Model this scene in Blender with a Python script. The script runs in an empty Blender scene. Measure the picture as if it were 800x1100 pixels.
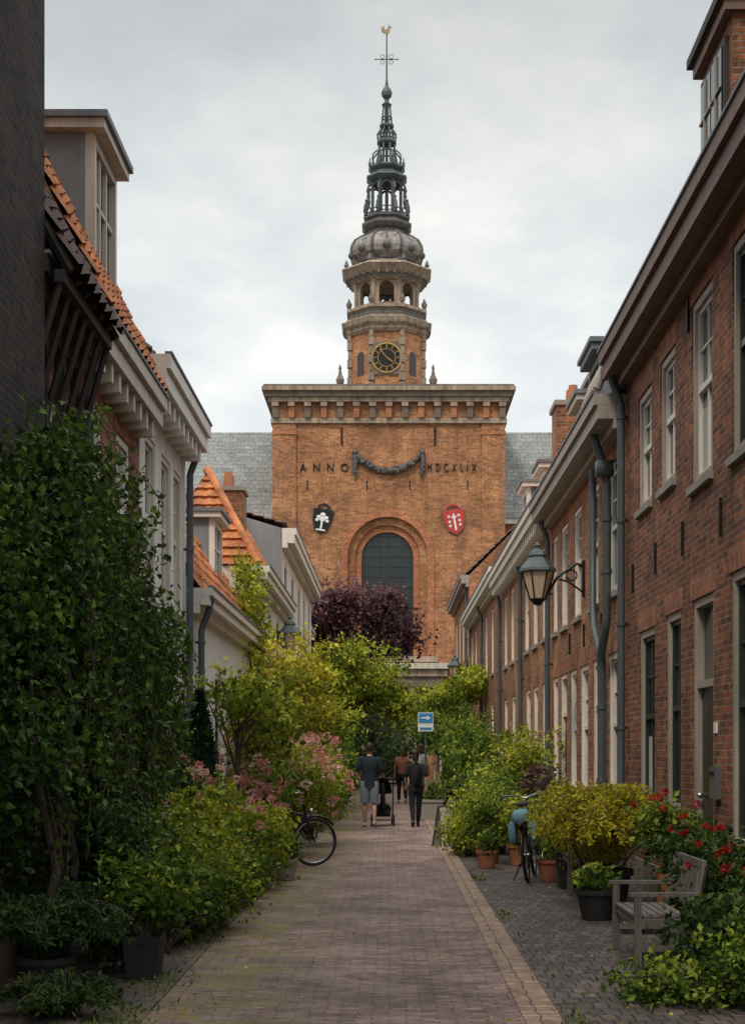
import bpy, math, random
import numpy as np
from mathutils import Vector, Matrix
R=random.Random(7); rng=np.random.default_rng(7)
scene=bpy.context.scene
COL=scene.collection
pi=math.pi

# ------------------------------------------------------------------ materials
def newmat(name):
    m=bpy.data.materials.new(name); m.use_nodes=True
    nt=m.node_tree
    return m,nt,nt.nodes['Principled BSDF']
def N(nt,t,**kw):
    n=nt.nodes.new(t)
    for k,v in kw.items(): setattr(n,k,v)
    return n
def L(nt,a,b): nt.links.new(a,b)
def math_(nt,op,a,b=None,clamp=False):
    n=N(nt,'ShaderNodeMath',operation=op); n.use_clamp=clamp
    for i,x in enumerate((a,b)):
        if x is None: continue
        if isinstance(x,(int,float)): n.inputs[i].default_value=x
        else: L(nt,x,n.inputs[i])
    return n.outputs[0]
def mixc(nt,fac,a,b,mode='MIX'):
    n=N(nt,'ShaderNodeMix',data_type='RGBA',blend_type=mode)
    if isinstance(fac,(int,float)): n.inputs[0].default_value=fac
    else: L(nt,fac,n.inputs[0])
    for i,x in ((6,a),(7,b)):
        if isinstance(x,tuple): n.inputs[i].default_value=(x[0],x[1],x[2],1)
        else: L(nt,x,n.inputs[i])
    return n.outputs[2]
def noise(nt,vec,scale,detail=3,rough=.55):
    n=N(nt,'ShaderNodeTexNoise'); n.inputs['Scale'].default_value=scale
    n.inputs['Detail'].default_value=detail; n.inputs['Roughness'].default_value=rough
    if vec is not None: L(nt,vec,n.inputs['Vector'])
    return n.outputs['Fac']
def ramp(nt,fac,stops):
    n=N(nt,'ShaderNodeValToRGB'); cr=n.color_ramp
    while len(cr.elements)<len(stops): cr.elements.new(.5)
    for e,(p,c) in zip(cr.elements,stops):
        e.position=p; e.color=(c[0],c[1],c[2],1) if isinstance(c,tuple) else (c,c,c,1)
    L(nt,fac,n.inputs[0]); return n.outputs[0]
def bump(nt,b,h,strength,dist=.01):
    n=N(nt,'ShaderNodeBump'); n.inputs['Strength'].default_value=strength; n.inputs['Distance'].default_value=dist
    L(nt,h,n.inputs['Height']); L(nt,n.outputs[0],b.inputs['Normal'])
def simple(name,col,rough=.6,metal=0,var=.25,scale=2.5,bmp=0,spec=.5,streak=False):
    m,nt,b=newmat(name)
    geo=N(nt,'ShaderNodeNewGeometry'); pos=geo.outputs['Position']
    v=pos
    if streak:
        mp=N(nt,'ShaderNodeMapping'); mp.inputs['Scale'].default_value=(3,3,.35); L(nt,pos,mp.inputs[0]); v=mp.outputs[0]
    n1=noise(nt,v,scale); n2=noise(nt,pos,scale*14,2)
    s=math_(nt,'ADD',math_(nt,'MULTIPLY',n1,.7),math_(nt,'MULTIPLY',n2,.3))
    f=ramp(nt,s,[(.3,1-var),(.7,1+var*.5)])
    c=mixc(nt,1.0,(col[0],col[1],col[2]),f,'MULTIPLY')
    L(nt,c,b.inputs['Base Color'])
    b.inputs['Roughness'].default_value=rough; b.inputs['Metallic'].default_value=metal
    b.inputs['Specular IOR Level'].default_value=spec
    if bmp: bump(nt,b,n2,bmp,.004)
    return m
def brickmat(name,c1,c2,mortar,bw=.22,bh=.066,ms=.010,swap=False,floor=False,rough=.88,bmp=.5,var=.45,grime=(.03,.025,.02),gr=.35,moss=False,rowoff=.5,eff=0,streaks=0,worn=0):
    m,nt,b=newmat(name)
    geo=N(nt,'ShaderNodeNewGeometry'); pos=geo.outputs['Position']
    sp=N(nt,'ShaderNodeSeparateXYZ'); L(nt,pos,sp.inputs[0])
    sn=N(nt,'ShaderNodeSeparateXYZ'); L(nt,geo.outputs['True Normal'],sn.inputs[0])
    wf=noise(nt,pos,5 if not floor else 3.2,1)
    wb=math_(nt,'MULTIPLY',math_(nt,'SUBTRACT',wf,.5),.018 if not floor else .08)
    cb=N(nt,'ShaderNodeCombineXYZ')
    if floor:
        L(nt,math_(nt,'ADD',sp.outputs[0],wb),cb.inputs[0]); L(nt,math_(nt,'ADD',sp.outputs[1],wb),cb.inputs[1])
    else:
        g=math_(nt,'GREATER_THAN',math_(nt,'ABSOLUTE',sn.outputs[0]),.5)
        u=math_(nt,'ADD',sp.outputs[0],math_(nt,'MULTIPLY',g,math_(nt,'SUBTRACT',sp.outputs[1],sp.outputs[0])))
        u=math_(nt,'ADD',u,wb); z=math_(nt,'ADD',sp.outputs[2],wb)
        L(nt,u,cb.inputs[1 if swap else 0]); L(nt,z,cb.inputs[0 if swap else 1])
    t=N(nt,'ShaderNodeTexBrick'); L(nt,cb.outputs[0],t.inputs['Vector']); t.offset=rowoff
    t.inputs['Scale'].default_value=1; t.inputs['Mortar Size'].default_value=ms; t.inputs['Mortar Smooth'].default_value=.3
    t.inputs['Brick Width'].default_value=bw; t.inputs['Row Height'].default_value=bh; t.inputs['Bias'].default_value=-.1
    t.inputs['Color1'].default_value=(*c1,1); t.inputs['Color2'].default_value=(*c2,1); t.inputs['Mortar'].default_value=(*mortar,1)
    n1=noise(nt,pos,.55,4,.65); n2=noise(nt,pos,9,2)
    f=ramp(nt,n1,[(.3,1-var),(.68,1+var*.4)])
    c=mixc(nt,1.0,t.outputs['Color'],f,'MULTIPLY')
    f2=ramp(nt,n2,[(.3,.55),(.7,1.28)])
    c=mixc(nt,.85,c,f2,'MULTIPLY')
    pn_=noise(nt,pos,1.6,4,.7)
    gf=math_(nt,'MULTIPLY',ramp(nt,pn_,[(.5,0.),(.72,1.)]),gr)
    c=mixc(nt,gf,c,grime)
    if streaks:
        mp=N(nt,'ShaderNodeMapping'); mp.inputs['Scale'].default_value=(1.3,1.3,.12); L(nt,pos,mp.inputs[0])
        sf=math_(nt,'MULTIPLY',ramp(nt,noise(nt,mp.outputs[0],1.2,4,.7),[(.48,0.),(.7,1.)]),streaks)
        c=mixc(nt,sf,c,grime)
    if eff:
        ef=math_(nt,'MULTIPLY',ramp(nt,pn_,[(.28,1.),(.42,0.)]),eff)
        c=mixc(nt,ef,c,(.55,.40,.28))
    if worn:  # pale dust in the walking line
        wf2=math_(nt,'MULTIPLY',ramp(nt,pn_,[(.30,1.),(.52,0.)]),worn)
        c=mixc(nt,wf2,c,(.46,.36,.32))
    if not floor:
        lo=math_(nt,'SUBTRACT',1.0,math_(nt,'MULTIPLY',math_(nt,'ADD',sp.outputs[2],math_(nt,'MULTIPLY',n1,.8)),.8),True)
        c=mixc(nt,math_(nt,'MULTIPLY',lo,.45),c,(grime[0]*1.3,grime[1]*1.3,grime[2]*1.3))
    if moss:
        dx=math_(nt,'ABSOLUTE',math_(nt,'ADD',sp.outputs[0],1.15))
        near=math_(nt,'SUBTRACT',1.0,math_(nt,'MULTIPLY',dx,1.1),True)
        mm=math_(nt,'MULTIPLY',near,ramp(nt,noise(nt,pos,2.2,5,.75),[(.42,0.),(.60,1.)]))
        c=mixc(nt,math_(nt,'MULTIPLY',mm,.8),c,(.20,.17,.035))
    L(nt,c,b.inputs['Base Color'])
    b.inputs['Roughness'].default_value=rough; b.inputs['Specular IOR Level'].default_value=.3
    if bmp:
        h=math_(nt,'ADD',math_(nt,'MULTIPLY',t.outputs['Fac'],-1.0),math_(nt,'MULTIPLY',n2,.6))
        bump(nt,b,h,bmp,.008)
    return m
def leafmat(name,d,m_,l,trans=.3,rough=.5):
    m,nt,b=newmat(name)
    a=N(nt,'ShaderNodeAttribute'); a.attribute_name='tone'
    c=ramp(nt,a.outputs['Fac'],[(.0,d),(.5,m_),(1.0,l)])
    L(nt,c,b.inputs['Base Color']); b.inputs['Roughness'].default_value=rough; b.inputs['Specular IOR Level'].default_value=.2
    tr=N(nt,'ShaderNodeBsdfTranslucent'); L(nt,c,tr.inputs[0])
    mx=N(nt,'ShaderNodeMixShader'); mx.inputs[0].default_value=trans
    out=nt.nodes['Material Output']; L(nt,b.outputs[0],mx.inputs[1]); L(nt,tr.outputs[0],mx.inputs[2]); L(nt,mx.outputs[0],out.inputs[0])
    return m
def glassmat(name,a,b_,rough=.06):
    m,nt,b=newmat(name)
    geo=N(nt,'ShaderNodeNewGeometry'); pos=geo.outputs['Position']
    nf=noise(nt,pos,.9,1)
    c=ramp(nt,nf,[(.42,a),(.62,b_)])
    L(nt,c,b.inputs['Base Color']); b.inputs['Roughness'].default_value=rough; b.inputs['Specular IOR Level'].default_value=.6
    bump(nt,b,noise(nt,pos,2.5,1),.12,.02)
    return m

M_b1=brickmat('brick_brown_red',(.36,.125,.055),(.12,.045,.030),(.25,.19,.145),gr=.55,streaks=.4)
M_b2=brickmat('brick_orange',(.50,.20,.085),(.22,.08,.042),(.36,.28,.20),eff=.15,streaks=.35,gr=.45)
M_b3=brickmat('brick_warm',(.54,.235,.10),(.30,.12,.055),(.36,.27,.19),streaks=.3)
M_bl=brickmat('brick_left_red',(.44,.17,.095),(.22,.085,.052),(.30,.24,.2),streaks=.3)
M_bk=brickmat('brick_black',(.060,.044,.038),(.022,.018,.017),(.060,.050,.044),gr=.3,grime=(.012,.012,.012),ms=.012)
M_bc=brickmat('brick_church',(.56,.25,.105),(.31,.115,.052),(.44,.28,.17),bw=.36,bh=.12,ms=.016,var=.48,gr=.6,grime=(.16,.08,.045),bmp=0,eff=.45,streaks=.65)
M_bcr=brickmat('brick_church_arch',(.54,.22,.11),(.42,.155,.08),(.44,.24,.13),bw=.3,bh=.12,ms=.01,var=.3,gr=.35,bmp=0,grime=(.2,.09,.05),streaks=.4)
M_sold=brickmat('brick_soldier_arch',(.46,.16,.08),(.26,.09,.048),(.32,.25,.19),swap=True)
M_road=brickmat('paving_clinker',(.38,.245,.205),(.19,.125,.11),(.11,.085,.07),bw=.2,bh=.066,ms=.007,floor=True,moss=True,rough=.7,bmp=.8,var=.45,grime=(.10,.075,.065),gr=.6,worn=.4)
M_side=brickmat('paving_side',(.17,.135,.12),(.09,.072,.068),(.04,.034,.03),bw=.10,bh=.21,ms=.007,floor=True,rough=.72,bmp=.8,var=.45,grime=(.035,.03,.025),gr=.5,moss=True)
M_kerb=brickmat('kerb_stone',(.44,.31,.22),(.32,.22,.165),(.15,.11,.085),bw=.23,bh=.11,ms=.008,floor=True,rough=.8,var=.35,rowoff=0,gr=.5,grime=(.14,.1,.08))
M_ground=simple('ground_earth',(.12,.10,.08),.9,var=.4)
M_white=simple('paint_white',(.74,.71,.65),.5,var=.22,streak=True)
M_cream=simple('paint_cream',(.56,.51,.43),.55,var=.3,streak=True)
M_taupe=simple('paint_taupe',(.36,.32,.28),.55,var=.35,streak=True)
M_render=simple('render_white',(.76,.74,.69),.85,var=.3,scale=1.2,streak=True)
M_renderg=simple('render_grey',(.24,.26,.27),.85,var=.3,scale=1.2,streak=True)
M_dark=simple('paint_dark_green',(.02,.032,.03),.35)
M_door=simple('paint_door_dark',(.035,.03,.028),.35)
M_brownf=simple('cornice_brown',(.17,.10,.068),.6,var=.45,streak=True)
M_timber=simple('timber_dark',(.045,.038,.033),.8,var=.4)
M_stone=simple('sandstone',(.37,.285,.21),.85,var=.7,scale=1.2,streak=True)
M_stoned=simple('sandstone_dark',(.19,.15,.12),.85,var=.5,scale=2)
M_sillst=simple('sill_stone',(.30,.28,.25),.8,var=.3)
M_lead=simple('lead_weathered',(.29,.26,.235),.6,var=.85,scale=1.6,streak=True)
M_leadd=simple('lead_dark',(.12,.112,.105),.6,var=.6,scale=1.6,streak=True)
M_copper=simple('copper_dark',(.075,.092,.10),.55,var=.5,scale=2)
M_slate=brickmat('slate_roof',(.30,.31,.30),(.21,.22,.22),(.12,.12,.12),bw=.45,bh=.28,ms=.015,var=.35,gr=.3,grime=(.34,.32,.27),bmp=0)
M_tileo=simple('pantile_orange',(.54,.20,.075),.75,var=.7,scale=3)
M_tiled=simple('pantile_dark',(.09,.045,.033),.7,var=.5,scale=3)
M_zinc=simple('zinc_pipe',(.095,.118,.13),.5,metal=.2,var=.35,streak=True)
M_zincw=simple('zinc_sheet',(.17,.19,.205),.6,metal=.1,var=.3,streak=True)
M_iron=simple('wrought_iron',(.012,.012,.013),.5,metal=.4)
M_gold=simple('gilding',(.60,.40,.13),.45,metal=.7,var=.3)
M_goldd=simple('gilding_worn',(.36,.26,.15),.6,metal=.4,var=.3)
M_glass=glassmat('window_glass',(.012,.015,.018),(.05,.055,.055))
M_glassc=glassmat('church_glass',(.008,.014,.017),(.018,.026,.028),.25)
M_curt=simple('curtain_white',(.45,.44,.4),.9)
M_terra=simple('terracotta',(.42,.17,.085),.8,var=.4)
M_potd=simple('pot_dark',(.022,.022,.023),.7)
M_potg=simple('pot_grey',(.3,.28,.25),.8)
M_soil=simple('soil',(.03,.02,.015),.95)
M_bark=simple('bark',(.085,.06,.045),.9,var=.5,scale=8)
M_wood=simple('bench_wood_grey',(.17,.15,.135),.8,var=.55,scale=6,streak=True)
M_tyre=simple('rubber',(.015,.015,.015),.8)
M_chrome=simple('steel_bright',(.5,.5,.5),.25,metal=.9,var=.1)
M_bikeb=simple('bike_paint_black',(.01,.01,.012),.3)
M_bikeg=simple('bike_paint_grey',(.12,.13,.14),.35)
M_blue=simple('sign_blue',(.03,.24,.58),.4,var=.05)
M_signw=simple('sign_white',(.78,.78,.76),.4,var=.05)
M_red=simple('shield_red',(.50,.04,.028),.5)
M_redd=simple('post_red',(.35,.05,.04),.6)
M_teal=simple('pannier_blue',(.16,.32,.40),.8,var=.35)
M_lglass,_nt,_b=newmat('lantern_glass'); _b.inputs['Base Color'].default_value=(.62,.50,.35,1); _b.inputs['Roughness'].default_value=.15
M_board=simple('board_pale',(.42,.38,.3),.7)

Lf_ivy=leafmat('leaf_ivy',(.008,.022,.005),(.034,.078,.013),(.14,.22,.03),.25)
Lf_shr=leafmat('leaf_shrub',(.022,.050,.008),(.10,.175,.022),(.32,.38,.05))
Lf_yel=leafmat('leaf_yellowgreen',(.065,.105,.010),(.26,.32,.028),(.58,.57,.06))
Lf_gold=leafmat('leaf_golden',(.14,.14,.010),(.42,.38,.03),(.70,.60,.07))
Lf_con=leafmat('leaf_conifer',(.008,.022,.010),(.018,.05,.02),(.035,.08,.03),.1)
Lf_pur=leafmat('leaf_purple',(.035,.014,.022),(.11,.05,.062),(.24,.13,.13))
Lf_drk=leafmat('leaf_dark',(.008,.022,.006),(.032,.066,.015),(.10,.15,.032),.25)
Fl_pink=leafmat('petal_pink',(.52,.17,.17),(.78,.36,.32),(.86,.66,.56))
Fl_red=leafmat('petal_red',(.26,.008,.01),(.46,.014,.018),(.60,.05,.04))
Fl_yel=leafmat('petal_cream',(.6,.5,.2),(.7,.6,.3),(.8,.72,.45))

# ------------------------------------------------------------------ mesh builder
def grp(name,loc=(0,0,0)):
    e=bpy.data.objects.new(name,None); e.empty_display_size=.2; e.location=loc; COL.objects.link(e); return e
def attach(o,parent):
    if parent is not None:
        o.parent=parent; o.matrix_parent_inverse=Matrix.Translation(-Vector(parent.location))
class MB:
    def __init__(s,T=None):
        s.v=[];s.f=[];s.mi=[];s.mats=[];s.T=T or (lambda a,b,c:(a,b,c))
    def m(s,mat):
        if mat not in s.mats: s.mats.append(mat)
        return s.mats.index(mat)
    def poly(s,pts,mat):
        i=len(s.v); s.v+= [tuple(s.T(*p)) for p in pts]; s.f.append(tuple(range(i,i+len(pts)))); s.mi.append(s.m(mat))
    def grid(s,rows,mat,closed=False):
        k=s.m(mat); i=len(s.v); n=len(rows[0])
        for r in rows: s.v+=[tuple(s.T(*p)) for p in r]
        for a in range(len(rows)-1):
            for b in range(n if closed else n-1):
                c=(b+1)%n
                s.f.append((i+a*n+b,i+a*n+c,i+(a+1)*n+c,i+(a+1)*n+b)); s.mi.append(k)
    def box(s,x0,x1,y0,y1,z0,z1,mat):
        k=s.m(mat); i=len(s.v)
        s.v+=[tuple(s.T(x,y,z)) for x,y,z in ((x0,y0,z0),(x1,y0,z0),(x1,y1,z0),(x0,y1,z0),(x0,y0,z1),(x1,y0,z1),(x1,y1,z1),(x0,y1,z1))]
        for f in ((0,3,2,1),(4,5,6,7),(0,1,5,4),(1,2,6,5),(2,3,7,6),(3,0,4,7)):
            s.f.append(tuple(i+j for j in f)); s.mi.append(k)
    def tube(s,pts,rad,mat,n=8,caps=True):
        pts=[Vector(p) for p in pts]
        if isinstance(rad,(int,float)): rad=[rad]*len(pts)
        rows=[]
        up=None
        for j,p in enumerate(pts):
            d=(pts[min(j+1,len(pts)-1)]-pts[max(j-1,0)])
            if d.length<1e-9: d=Vector((0,0,1))
            d.normalize()
            if up is None: up=Vector((0,0,1)) if abs(d.z)<.9 else Vector((1,0,0))
            a=(up-d*up.dot(d)).normalized(); b=d.cross(a); up=a
            rr=rad[j]; rx,ry=rr if isinstance(rr,tuple) else (rr,rr)
            rows.append([tuple(p+a*math.cos(t*2*pi/n)*rx+b*math.sin(t*2*pi/n)*ry) for t in range(n)])
        s.grid(rows,mat,True)
        if caps: s.poly(rows[0][::-1],mat); s.poly(rows[-1],mat)
    def lathe(s,cx,cy,prof,mat,n=16,rot=0,caps=True):
        rows=[[(cx+r*math.cos(rot+t*2*pi/n),cy+r*math.sin(rot+t*2*pi/n),z) for t in range(n)] for r,z in prof]
        s.grid(rows,mat,True)
        if caps: s.poly(rows[0][::-1],mat); s.poly(rows[-1],mat)
    def torus(s,c,R_,r,mat,axis='y',n=32,m_=8,a0=0,a1=2*pi):
        rows=[]
        for j in range(n+1):
            a=a0+(a1-a0)*j/n; row=[]
            for q in range(m_):
                b=q*2*pi/m_; rr=R_+r*math.cos(b); h=r*math.sin(b)
                x,z=rr*math.cos(a),rr*math.sin(a)
                if axis=='y': row.append((c[0]+x,c[1]+h,c[2]+z))
                elif axis=='x': row.append((c[0]+h,c[1]+x,c[2]+z))
                else: row.append((c[0]+x,c[1]+z,c[2]+h))
            rows.append(row)
        s.grid(rows,mat,True)
    def ball(s,c,r,mat,n=10,m_=7):
        if isinstance(r,(int,float)): r=(r,r,r)
        rows=[]
        for j in range(m_+1):
            a=-pi/2+pi*j/m_; ca=max(math.cos(a),.01)
            rows.append([(c[0]+r[0]*ca*math.cos(t*2*pi/n),c[1]+r[1]*ca*math.sin(t*2*pi/n),c[2]+r[2]*math.sin(a)) for t in range(n)])
        s.grid(rows,mat,True)
    def done(s,name,parent=None,smooth=False):
        me=bpy.data.meshes.new(name); me.from_pydata(s.v,[],s.f)
        for m_ in s.mats: me.materials.append(m_)
        me.polygons.foreach_set('material_index',s.mi)
        if smooth: me.polygons.foreach_set('use_smooth',[True]*len(s.f))
        me.update(); o=bpy.data.objects.new(name,me); COL.objects.link(o); attach(o,parent)
        return o

# ------------------------------------------------------------------ facades
def wallgrid(mb,u0,u1,z0,z1,ops,mat,depth=.14):
    us=sorted({u0,u1}|{o[0] for o in ops}|{o[1] for o in ops}); zs=sorted({z0,z1}|{o[2] for o in ops}|{o[3] for o in ops})
    for a,b in zip(us,us[1:]):
        for c,d in zip(zs,zs[1:]):
            m,n=(a+b)/2,(c+d)/2
            if any(o[0]<m<o[1] and o[2]<n<o[3] for o in ops): continue
            mb.poly([(a,0,c),(b,0,c),(b,0,d),(a,0,d)],mat)
    for o in ops:
        a,b,c,d=o[:4]
        mb.poly([(a,0,c),(a,-depth,c),(a,-depth,d),(a,0,d)],mat); mb.poly([(b,0,c),(b,0,d),(b,-depth,d),(b,-depth,c)],mat)
        mb.poly([(a,0,d),(a,-depth,d),(b,-depth,d),(b,0,d)],mat); mb.poly([(a,0,c),(b,0,c),(b,-depth,c),(a,-depth,c)],mat)
def window(fr,gl,u0,u1,z0,z1,fmat,smat,cols=2,rows=2,sill=M_sillst,fw=.08,curtain=False):
    fr.box(u0,u0+fw,-.12,-.015,z0,z1,fmat); fr.box(u1-fw,u1,-.12,-.015,z0,z1,fmat)
    fr.box(u0+fw,u1-fw,-.12,-.017,z1-fw,z1,fmat); fr.box(u0+fw,u1-fw,-.12,-.017,z0,z0+fw,fmat)
    a,b,c,d=u0+fw,u1-fw,z0+fw,z1-fw; s=.045; mid=c+(d-c)*.52
    fr.box(a,a+s,-.11,-.05,c,d,smat); fr.box(b-s,b,-.11,-.05,c,d,smat)
    fr.box(a+s,b-s,-.11,-.045,mid-.03,mid+.03,smat); fr.box(a+s,b-s,-.11,-.052,d-s,d,smat); fr.box(a+s,b-s,-.11,-.052,c,c+s,smat)
    for k in range(1,cols):
        x=a+(b-a)*k/cols; fr.box(x-.012,x+.012,-.108,-.062,c+s,mid-.03,smat); fr.box(x-.012,x+.012,-.108,-.062,mid+.03,d-s,smat)
    if rows>=2:
        zz=(mid+d)/2; fr.box(a+s,b-s,-.106,-.066,zz-.012,zz+.012,smat)
    gl.poly([(a,-.09,c),(b,-.09,c),(b,-.09,d),(a,-.09,d)],M_curt if curtain==2 else M_glass)
    if curtain==1: gl.poly([(a,-.086,c),(b,-.086,c),(b,-.086,c+(d-c)*.4),(a,-.086,c+(d-c)*.4)],M_curt)
    fr.box(u0-.05,u1+.05,-.13,.05,z0-.075,z0-.002,sill)
def door(fr,gl,u0,u1,z0,z1,fmat,dmat,fw=.08):
    fr.box(u0,u0+fw,-.12,-.015,z0,z1,fmat); fr.box(u1-fw,u1,-.12,-.015,z0,z1,fmat); fr.box(u0+fw,u1-fw,-.12,-.017,z1-fw,z1,fmat)
    t=z0+2.1; fr.box(u0+fw,u1-fw,-.12,-.03,t,t+.07,fmat)
    gl.poly([(u0+fw,-.1,t+.07),(u1-fw,-.1,t+.07),(u1-fw,-.1,z1-fw),(u0+fw,-.1,z1-fw)],M_glass)
    fr.box(u0+fw,u1-fw,-.12,-.08,z0,t,dmat)
    w=(u1-u0-2*fw)
    for a,b in ((.12,.9),(1.05,1.95)):
        fr.box(u0+fw+.1*w,u1-fw-.1*w,-.08,-.065,z0+a,z0+b,dmat)
        fr.box(u0+fw+.2*w,u1-fw-.2*w,-.066,-.052,z0+a+.08,z0+b-.08,dmat)
    fr.ball((u1-fw-.08,-.04,z0+1.05),.03,M_chrome,8,5)
    fr.box(u0-.05,u1+.05,-.13,.22,0.0,z0-.002,M_sillst)
def tiles(mb,u0,u1,w0,z0,w1,z1,mat,hip=0):
    Ls=math.hypot(w1-w0,z1-z0); dw,dz=(w1-w0)/Ls,(z1-z0)/Ls; nw,nz=dz,-dw
    if nz<0: nw,nz=-nw,-nz
    rows=max(2,int(Ls/.3)); nu=max(2,int((u1-u0)/.23)); K=5; R_=[]
    for r in range(rows):
        for e,h in ((0,.045),(1,.0)):
            s=(r+e)/rows*Ls; row=[]
            for i in range(nu*K+1):
                t=i/K; fr_=t%1; hh=h+.03*math.sin(fr_*2*pi)+.012*math.sin(fr_*4*pi)+.006*math.sin(7.3*int(t)+r*3.1)
                uu=u0+(u1-u0)*i/(nu*K); uu=max(uu,u0+hip*s/Ls)
                row.append((uu,w0+dw*s+nw*hh,z0+dz*s+nz*hh))
            R_.append(row)
    mb.grid(R_,mat)
def dpipe(mb,u,z0,z1,w=.09,r=.05,mat=M_zinc):
    mb.tube([(u,.24,z1+.12),(u,.2,z1-.05),(u,w,z1-.35),(u,w,z0)],r,mat,10)
    z=z0+.5
    while z<z1-.4: mb.tube([(u,w,z),(u,w,z+.05)],r*1.25,mat,10); mb.box(u-.015,u+.015,0,w,z+.01,z+.04,M_iron); z+=1.3
def anchor(mb,u,z,h=.35):
    mb.box(u-.015,u+.015,0,.03,z-h/2,z+h/2,M_iron)
def house(name,side,xw,y0,y1,ze,wall,ops,roof,k=1.8,run=2.3,cor=.3,cm=M_cream,fmat=M_cream,smat=M_cream,sidemat=None,dentil=False,pipes=(),ch=.32,anchors=(),chimneys=(),hip=0,flush=False):
    g=grp(name,(side*xw,(y0+y1)/2,0)); T=lambda u,w,z:(side*(xw-w),u,z)
    y0+=.003;y1-=.003; sidemat=sidemat or wall
    wl=MB(T); wallgrid(wl,y0,y1,-.05,ze,[o[1:5] for o in ops],wall)
    lift=k*(cor+.06) if flush else 0
    rz=ze+ch; rt=rz+k*run+lift
    for y in (y0,y1):
        if y==y0 and hip: wl.poly([(y,0,-.05),(y,0,rz),(y,-2*run,rz),(y,-2*run,-.05)],sidemat); continue
        wl.poly([(y,0,-.05),(y,0,rz+lift*.95),(y,-run,rt),(y,-2*run,rz),(y,-2*run,-.05)],sidemat)
    wl.poly([(y0,-2*run,-.05),(y1,-2*run,-.05),(y1,-2*run,rz),(y0,-2*run,rz)],sidemat)
    for o in ops:
        if wall not in (M_render,M_bk): wl.box(o[1]-.1,o[2]+.1,-.012,.005,o[4]+.003,o[4]+.225,M_sold)
    wl.box(y0,y1,-.01,.03,-.05,.35,M_stoned if wall!=M_render else M_renderg)
    for (u,z) in anchors: anchor(wl,u,z)
    wl.done('walls',g)
    fr=MB(T); gl=MB(T)
    for o in ops:
        if o[0]=='w':
            window(fr,gl,*o[1:5],fmat,o[5] if len(o)>5 else smat,curtain=R.choice([0,0,0,1,1,2]) if side<0 or y0>19 else R.choice([0,0,1]))
        else: door(fr,gl,*o[1:5],fmat,M_door)
    if ops: fr.done('window_frames_and_doors',g); gl.done('glazing',g)
    c=MB(T)
    c.box(y0,y1,-.02,cor*.45,ze-.12,ze,cm); c.box(y0,y1,-.02,cor,ze+.002,ze+ch*.55,cm); c.box(y0,y1,-.02,cor+.05,ze+ch*.55+.002,ze+ch,cm)
    c.box(y0,y1,cor-.02,cor+.07,ze+ch+.002,ze+ch+.03,M_zincw)
    if dentil:
        u=y0+.15
        while u<y1-.15: c.box(u,u+.1,-.01,cor*.85,ze-.2,ze-.003,cm); u+=.42
    for u in pipes: dpipe(c,u,.1,ze)
    c.done('cornice_and_gutter',g)
    r=MB(T)
    if flush: tiles(r,y0,y1,cor+.02,rz+.05,-run,rt+.06,roof)
    else: tiles(r,y0,y1,cor*.3,rz+.03-k*cor*.3+.1,-run,rt+.06,roof,hip)
    r.poly([(y0+hip,-run,rt+.05),(y1,-run,rt+.05),(y1,-2*run,rz),(y0,-2*run,rz)],roof)
    if hip:
        nr=11; rows=[]; nc=90
        for i in range(nr):
            for e,lf in ((0,.06),(1,.0)):
                s=(i+e)/nr; wa,wb_=.05-run*s,-2*run+run*s; row=[]
                for j in range(nc+1):
                    w=wa+(wb_-wa)*j/nc; row.append((y0+hip*s-lf-.03*math.sin(w/.22*2*pi),w,rz+k*run*s+.03*(1-e)))
                rows.append(row)
        r.grid(rows,roof)
        r.tube([(y0,.08,rz+.05),(y0+hip,-run,rt+.1)],.08,roof,8)
    r.tube([(y0+hip,-run,rt+.05),(y1,-run,rt+.05)],.1,roof,8)
    for (u,w,h) in chimneys:
        zb=rz+k*(-w)-.6 if -w<run else rz
        r.box(u-.45,u+.45,w-.35,w+.35,zb,zb+h,M_b2); r.box(u-.5,u+.5,w-.4,w+.4,zb+h+.002,zb+h+.1,M_sillst)
        for q in (-.2,.2): r.lathe(u+q,w,[(.11,zb+h+.1),(.09,zb+h+.45)],M_terra,10)
    r.done('roof',g)
    return g,T
def dormer(g,T,u0,u1,w0,w1,z0,z1,sidem,fm,cap=M_zincw,n=2,capov=.12):
    d=MB(T); d.box(u0,u1,w1,w0-.1,z0,z1,sidem)
    d.box(u0-capov,u1+capov,w1,w0+capov,z1+.002,z1+.1,fm); d.box(u0-capov-.04,u1+capov+.04,w1,w0+capov+.04,z1+.102,z1+.17,cap)
    d.box(u0,u0+.09,w0-.1,w0,z0,z1,fm); d.box(u1-.09,u1,w0-.1,w0,z0,z1,fm); d.box(u0+.09,u1-.09,w0-.1,w0-.002,z1-.12,z1,fm); d.box(u0+.09,u1-.09,w0-.1,w0-.002,z0,z0+.15,fm)
    gl=MB(T); gl.poly([(u0+.09,w0-.07,z0+.15),(u1-.09,w0-.07,z0+.15),(u1-.09,w0-.07,z1-.12),(u0+.09,w0-.07,z1-.12)],M_glass)
    for k in range(1,n):
        x=u0+.09+(u1-u0-.18)*k/n; d.box(x-.03,x+.03,w0-.09,w0-.03,z0+.15,z1-.12,fm)
    zz=z0+.15+(z1-z0-.27)*.6; d.box(u0+.09,u1-.09,w0-.09,w0-.035,zz-.02,zz+.02,fm)
    for i in range(1,4):
        w=w0-.1-i*.45
        for y in (u0-.012,u1): d.box(y,y+.012,w-.01,w+.01,z0,z1,cap)
    d.done('dormer',g); gl.done('dormer_glazing',g)

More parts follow.
